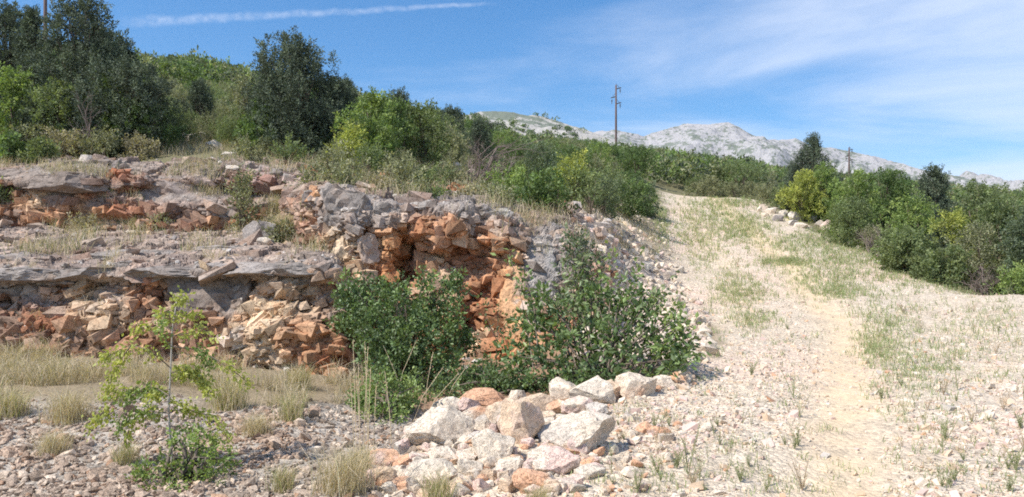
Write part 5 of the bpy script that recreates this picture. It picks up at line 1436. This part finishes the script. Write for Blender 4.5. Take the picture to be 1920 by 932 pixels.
TUFTS = [tuft_mesh('tuft', 420, .45, .09, .006, [STRAW * 1.05, STRAWG, np.array([.33, .34, .12])], [4, 3, 2], .42), tuft_mesh('tuft', 300, .40, .07, .006, [STRAW, STRAWG * 1.1, np.array([.30, .32, .12])], [3, 3, 3], .38), tuft_mesh('tuft', 520, .5, .12, .006, [STRAW * 1.1, STRAW * .8, STRAWG], [4, 3, 2], .5)]
TG = 'dry grass tufts'
for i, (px, py, s, lab) in enumerate([(430, 768, 1.0, 'tall yellow grass tuft right of the sapling at the rubble edge'), (546, 790, .85, 'narrow grass tuft standing in the grey rubble'), (645, 925, .8, 'dry grass tuft at the left end of the pale rubble heap'), (672, 890, .62, 'dry grass tuft between the bright green bush and the heap'), (822, 942, .7, 'grass tuft in front of the wide whitish block'), (130, 790, .8, 'grey green grass tuft at the left rubble edge'), (20, 780, .8, 'grass tuft at the left picture edge above the rubble'), (235, 870, .55, 'small tuft in the rubble left of the sapling'), (480, 815, .5, 'small dry tuft between two taller rubble tufts'), (560, 730, .9, 'wide straw tuft at the foot of the ledge'), (250, 430, .9, 'straw tuft at the foot of the orange hollow'), (540, 435, 1.1, 'tall straw tuft left of the bluff on the shelf'), (520, 400, 1.1, 'tall dry grass at the broken end of the upper ledge'), (530, 920, .6, 'green tinted tuft at the bottom edge of the rubble'), (100, 850, .5, 'brownish tuft among the left rubble stones'), (1010, 950, .4, 'small tuft at the bottom edge of the heap')]):
    q = hit(px, py)
    if q is None: continue
    o = link('grass_tuft', TUFTS[i % 3], None, q, random.uniform(0, 6), (s, s, s)); tag(o, lab, 'grass tuft', TG)
# tall seeding stalks
def stalks(label, group, base_px, specs):
    for (x0, y0, x1, y1, dd) in specs:
        d = hit(x0, y0).y + dd * .3; b = P(x0, y0, d); b[2] = drop(b[0], b[1])[0].z
        A = Acc(); p0 = np.array([0, 0, -.02]); p1 = P(x1, y1, d) - b
        mid = (p0 + p1) / 2 + np.array([-(p1 - p0)[0] * .12, 0, .02])
        tube(A, [p0, mid, p1], [.004, .003, .002], STRAW * 1.15, 4)
        v = (p1 - mid); k = 16
        t = rng.uniform(.35, 1, k)[:, None]
        leaves(A, mid + v * t, v / np.linalg.norm(v) + rng.normal(size=(k, 3)) * .25, .03, .008, np.tile(STRAW * 1.2, (k, 1)))
        o = link('grass_stalk', A.mesh('stalk', M_GRASS), None, b); tag(o, label, 'grass stalk', group)


stalks('tall upright seeding stalk in front of the bright green bush', 'seeding stalks by the bright bush', (680, 850), [(668, 860, 662, 640, 0), (675, 860, 672, 680, 0), (682, 860, 690, 650, 0), (690, 855, 684, 640, .1), (690, 850, 695, 690, 0), (664, 850, 656, 700, 0), (735, 840, 722, 700, 0), (700, 850, 706, 720, 0), (676, 850, 668, 700, .1)])
stalks('thin bent dry stalk in front of the dense dark bush', 'bent stalks by the dark bush', (780, 830), [(770, 800, 830, 690, 0), (790, 800, 860, 700, .2), (740, 760, 780, 640, .3), (795, 780, 812, 660, .2), (830, 770, 880, 680, .2), (760, 770, 720, 650, .2), (930, 735, 985, 650, 1.2), (900, 745, 950, 690, 1.0)])


# weeds standing on the track
def weed_mesh(name, n, h, pal, seed):
    A = Acc(); B = random.Random(seed)
    for k in range(n):
        a = B.uniform(0, 6.28); l = B.uniform(.1, .5); hh = h * B.uniform(.5, 1.1)
        p1 = np.array([math.cos(a) * l * hh, math.sin(a) * l * hh, hh])
        tube(A, [np.zeros(3), p1 * .5 + np.array([0, 0, .05 * hh]), p1], [.0022, .0018, .001], np.array(pal[0]) * 1.1, 4)
        m = 8; t = rng.uniform(.1, 1, m)[:, None]
        leaves(A, p1 * t, rng.normal(size=(m, 3)) * .6 + np.array([0, 0, .6]), .03, .006, np.array(pal)[rng.integers(len(pal), size=m)])
    return A.mesh(name, M_GRASS)


WP = [(.30, .31, .16), (.38, .36, .20), (.24, .27, .13)]; WD = [(.42, .32, .22), (.48, .38, .26), (.36, .28, .18)]
WEEDS = [(weed_mesh('weed', 10, .22, WP, 1), 'green'), (weed_mesh('weed', 14, .18, WP, 2), 'bushy green'), (weed_mesh('weed', 8, .24, WD, 3), 'dry brown'), (weed_mesh('weed', 7, .34, WP, 4), 'tall thin')]
wl = []
r_ = np.random.default_rng(9)
while len(wl) < 150:
    d = (1 / 6.0 + r_.uniform() * (1 / 26 - 1 / 6.0)) ** -1; px = r_.uniform(1000, 2000)
    x, y = (px - 960) / F0 * d, d
    if road_w(np.array([x]), np.array([y]))[0] < .8: continue
    xr = (np.interp(y, RUT[:, 0], RUT[:, 1]) - 960) / F0 * y
    if abs(x - xr) < .35 and r_.uniform() < .9: continue
    if zone_noise(np.array([x]), np.array([y]), 1.5, 51)[0] + (.25 if x > xr else -.1) < r_.uniform(-.5, .5): continue
    wl.append((x, y, px, d))
for (x, y, px, d) in wl:
    ms, kind = WEEDS[r_.integers(4)]
    s = .35 + .85 * r_.uniform() ** 1.8
    xr = (np.interp(y, RUT[:, 0], RUT[:, 1]) - 960) / F0 * y
    where = ('right' if x > xr else 'left') + ' of the wheel track, ' + ('in front' if d < 9 else 'midway' if d < 14 else 'far up')
    o = link('weed', ms, None, drop(x, y)[0], r_.uniform(0, 6.28), (s, s, s)); tag(o, '%s weed in gravel %s' % (kind, where), 'weed', '%s weeds %s' % (kind, where))
# small named tufts seen on the track
for (px, py, s, lab) in [(1490, 842, .8, 'green tuft left of the wheel track in the lower right'), (1690, 725, .9, 'green tuft right of the wheel track in mid gravel'), (1345, 800, .7, 'brownish tuft in the gravel right of the lone orange stone'), (1780, 910, .8, 'green tuft near the bottom right corner'), (1890, 880, .8, 'green tuft at the right picture edge near the bottom'), (1285, 560, .9, 'grey dry tuft at the left verge of the track')]:
    q = hit(px, py); ms = WEEDS[1][0]
    o = link('weed', ms, None, q, random.uniform(0, 6), (s, s, s * .9)); tag(o, lab, 'weed', 'leafy tufts on the track')


# ------------------------------------------------------------------ utility poles
def box(A, c, s, R=None):
    v = np.array([(x, y, z) for x in (-.5, .5) for y in (-.5, .5) for z in (-.5, .5)]) * np.asarray(s)
    if R is not None: v = v @ R.T
    A.add(v + np.asarray(c), None, [(0, 1, 3, 2), (4, 6, 7, 5), (0, 4, 5, 1), (2, 3, 7, 6), (0, 2, 6, 4), (1, 5, 7, 3)], (.2, .2, .2))


def pole(px, top_py, d, label, r0=.15, arms=((.55, 1), (1.75, -1), (2.6, 1)), base_py=None, scale=1.0, turn=0.0):
    b = P(px, 300, d); b[2] = float(H0(np.array([b[0]]), np.array([b[1]]))[0]) - .3
    top = EYE + (HY - top_py) / F0 * d; h = top - b[2]
    e = link('utility_pole', None, None, b, turn); tag(e, label, 'utility pole', 'power line poles on the slope')
    A = Acc(); tube(A, [(0, 0, 0), (0, 0, h * .5), (0, 0, h)], [r0, r0 * .85, r0 * .62], (.2, .2, .2), 12); link('pole', A.mesh('pole', M_POLE, True), e)
    for (dz, sg) in arms:
        z = h - dz * scale; l = .62 * scale
        A = Acc(); box(A, (sg * l * .5, -.02, z + .12 * scale * (1 if sg > 0 else 1)), (l + .2, .1, .12), rot3(0, -sg * .26 if sg > 0 else -.26, 0)); link('crossarm', A.mesh('crossarm', M_IRON), e)
        A = Acc(); tube(A, [(0, -.06, z + .75 * scale), (sg * l * .75, -.06, z + .2 * scale)], .025, (.2, .2, .2), 6); link('brace', A.mesh('brace', M_IRON), e)
        A = Acc()
        xi, zi = sg * l * .92, z + (.1 if sg > 0 else -.15) * scale
        prof = [(0, .02), (-.12, .02), (-.14, .10), (-.2, .11), (-.22, .03), (-.3, .03), (-.32, .10), (-.38, .11), (-.4, .03), (-.55, .03), (-.56, .06), (-.62, .05)]
        tube(A, [(xi, -.02, zi + a * scale) for a, _ in prof], [q for _, q in prof], (.2, .2, .2), 10); link('insulator', A.mesh('insulator', M_CERAMIC, True), e)


pole(1155, 160, 110, 'brown power pole with three short arms rising above the scrub at centre', .17)
pole(1592, 277, 120, 'small distant power pole behind the trees right of the track', .15, scale=.75)
pole(85, -60, 72, 'brown pole behind the left junipers, its top beyond the picture', .19)

# ------------------------------------------------------------------ thin summer haze
bm = bmesh.new(); bmesh.ops.create_cube(bm, size=1)
me = bpy.data.meshes.new('haze'); bm.to_mesh(me); bm.free()
o = link('haze', me, None, (0, 2800, 340)); o.scale = (6600, 6600, 720); o['kind'] = 'stuff'
m, N, Lk = new_mat('haze_air'); out = nd(N, 'ShaderNodeOutputMaterial'); pv = nd(N, 'ShaderNodeVolumePrincipled')
pv.inputs['Color'].default_value = (.93, .95, 1, 1); pv.inputs['Density'].default_value = HAZE; pv.inputs['Anisotropy'].default_value = .3
Lk.new(pv.outputs[0], out.inputs['Volume']); me.materials.append(m)

# ------------------------------------------------------------------ light, sky, camera
SUN = Vector((-.64, -.38, .90)).normalized()
el = math.asin(SUN.z); az = math.atan2(SUN.x, SUN.y)
ld = bpy.data.lights.new('sun', 'SUN'); ld.energy = 4.2; ld.angle = math.radians(.53); ld.color = (1, .95, .87)
lo = bpy.data.objects.new('sun', ld); COL.objects.link(lo); lo.rotation_euler = SUN.to_track_quat('Z', 'Y').to_euler()
W = bpy.data.worlds.new('World'); S.world = W; W.use_nodes = True
N = W.node_tree.nodes; Lk = W.node_tree.links; N.clear()
out = nd(N, 'ShaderNodeOutputWorld'); bg = nd(N, 'ShaderNodeBackground'); Lk.new(bg.outputs[0], out.inputs[0]); bg.inputs[1].default_value = .12
sk = nd(N, 'ShaderNodeTexSky', sky_type='NISHITA'); sk.sun_disc = False; sk.sun_elevation = el; sk.sun_rotation = az; sk.altitude = 300; sk.air_density = 1.0; sk.dust_density = .3; sk.ozone_density = 3.0
tc = nd(N, 'ShaderNodeTexCoord')
sx = nd(N, 'ShaderNodeSeparateXYZ'); Lk.new(tc.outputs['Generated'], sx.inputs[0])
# cirrus: project the view direction on a high flat layer
zc = mathn(N, Lk, 'MAXIMUM', sx.outputs[2], .02); zc = mathn(N, Lk, 'ADD', zc, .08)
uu = mathn(N, Lk, 'DIVIDE', sx.outputs[0], zc); vv_ = mathn(N, Lk, 'DIVIDE', sx.outputs[1], zc)
cv = nd(N, 'ShaderNodeCombineXYZ'); Lk.new(uu, cv.inputs[0]); Lk.new(vv_, cv.inputs[1])
mp = nd(N, 'ShaderNodeMapping'); Lk.new(cv.outputs[0], mp.inputs[0]); mp.inputs['Rotation'].default_value = (0, 0, math.radians(-62)); mp.inputs['Scale'].default_value = (.42, .95, 1); mp.inputs['Location'].default_value = (1.3, .4, 0)
c1 = nd(N, 'ShaderNodeTexNoise'); c1.inputs['Scale'].default_value = 1.0; c1.inputs['Detail'].default_value = 9; c1.inputs['Roughness'].default_value = .56; c1.inputs['Distortion'].default_value = .7; Lk.new(mp.outputs[0], c1.inputs['Vector'])
# more veil towards the right (away from the sun side)
side = nd(N, 'ShaderNodeMapRange'); Lk.new(sx.outputs[0], side.inputs[0]); side.inputs[1].default_value = -.35; side.inputs[2].default_value = .55; side.inputs[3].default_value = -.2; side.inputs[4].default_value = .16
cs = mathn(N, Lk, 'ADD', c1.outputs['Fac'], side.outputs[0])
cr = nd(N, 'ShaderNodeMapRange', interpolation_type='SMOOTHSTEP'); Lk.new(cs, cr.inputs[0]); cr.inputs[1].default_value = .40; cr.inputs[2].default_value = .82; cr.inputs[3].default_value = 0; cr.inputs[4].default_value = .72
# contrail: a thin streak along a great circle
pa = (Vector(P(235, 42, 1)) - Vector((0, 0, EYE))).normalized(); pb = (Vector(P(930, 7, 1)) - Vector((0, 0, EYE))).normalized()
cn = pa.cross(pb).normalized(); tg = (pb - pa).normalized()
dt = nd(N, 'ShaderNodeVectorMath', operation='DOT_PRODUCT'); Lk.new(tc.outputs['Generated'], dt.inputs[0]); dt.inputs[1].default_value = cn
dl = nd(N, 'ShaderNodeVectorMath', operation='DOT_PRODUCT'); Lk.new(tc.outputs['Generated'], dl.inputs[0]); dl.inputs[1].default_value = tg
wn = nd(N, 'ShaderNodeTexNoise'); wn.inputs['Scale'].default_value = 38; wn.inputs['Detail'].default_value = 5; Lk.new(tc.outputs['Generated'], wn.inputs['Vector'])
wo = mathn(N, Lk, 'MULTIPLY_ADD', wn.outputs['Fac'], .008); wo.node.inputs[2].default_value = -.004
ds_ = mathn(N, Lk, 'ADD', dt.outputs['Value'], wo); ab = mathn(N, Lk, 'ABSOLUTE', ds_)
la, lb = pa.dot(tg), pb.dot(tg)
wd = nd(N, 'ShaderNodeMapRange'); Lk.new(dl.outputs['Value'], wd.inputs[0]); wd.inputs[1].default_value = la; wd.inputs[2].default_value = lb; wd.inputs[3].default_value = .0080; wd.inputs[4].default_value = .003
rt = mathn(N, Lk, 'DIVIDE', ab, wd.outputs[0])
st_ = nd(N, 'ShaderNodeMapRange', interpolation_type='SMOOTHSTEP'); Lk.new(rt, st_.inputs[0]); st_.inputs[1].default_value = .1; st_.inputs[2].default_value = 1.0; st_.inputs[3].default_value = 1; st_.inputs[4].default_value = 0
en1 = nd(N, 'ShaderNodeMapRange', interpolation_type='SMOOTHSTEP'); Lk.new(dl.outputs['Value'], en1.inputs[0]); en1.inputs[1].default_value = la - .015; en1.inputs[2].default_value = la + .03
en2 = nd(N, 'ShaderNodeMapRange', interpolation_type='SMOOTHSTEP'); Lk.new(dl.outputs['Value'], en2.inputs[0]); en2.inputs[1].default_value = lb - .05; en2.inputs[2].default_value = lb + .01; en2.inputs[3].default_value = 1; en2.inputs[4].default_value = 0
wt = nd(N, 'ShaderNodeTexNoise'); wt.inputs['Scale'].default_value = 110; wt.inputs['Detail'].default_value = 4; Lk.new(tc.outputs['Generated'], wt.inputs['Vector'])
ct = mathn(N, Lk, 'MULTIPLY', st_.outputs[0], en1.outputs[0]); ct = mathn(N, Lk, 'MULTIPLY', ct, en2.outputs[0]); wq = nd(N, 'ShaderNodeMapRange'); Lk.new(wt.outputs['Fac'], wq.inputs[0]); wq.inputs[1].default_value = .2; wq.inputs[2].default_value = .75; ct = mathn(N, Lk, 'MULTIPLY', ct, wq.outputs[0]); ct = mathn(N, Lk, 'MULTIPLY', ct, .34)
fac = mathn(N, Lk, 'MAXIMUM', cr.outputs[0], ct)
mx = nd(N, 'ShaderNodeMix', data_type='RGBA'); Lk.new(fac, mx.inputs[0]); hs = nd(N, 'ShaderNodeHueSaturation'); hs.inputs['Saturation'].default_value = 1.34; hs.inputs['Value'].default_value = .97; Lk.new(sk.outputs[0], hs.inputs['Color']); Lk.new(hs.outputs[0], mx.inputs[6]); mx.inputs[7].default_value = (5.6, 6.0, 6.9, 1)
Lk.new(mx.outputs[2], bg.inputs[0])

cam = bpy.data.cameras.new('camera'); cam.sensor_width = 36; cam.lens = 36 * F0 / 1920; cam.clip_end = 20000; cam.clip_start = .05
cam.shift_y = (HY - 466) / 1920
co = bpy.data.objects.new('camera', cam); COL.objects.link(co); co.location = (0, 0, EYE); co.rotation_euler = (math.radians(90), 0, 0)
S.camera = co
S.render.engine = 'CYCLES'
S.cycles.max_bounces = 6; S.cycles.diffuse_bounces = 3; S.cycles.transmission_bounces = 2; S.cycles.glossy_bounces = 2
S.cycles.use_denoising = False; S.cycles.filter_width = 1.8
S.view_settings.view_transform = 'Standard'; S.view_settings.look = 'None'; S.view_settings.exposure = .62; S.view_settings.gamma = 1
S.view_settings.use_curve_mapping = False
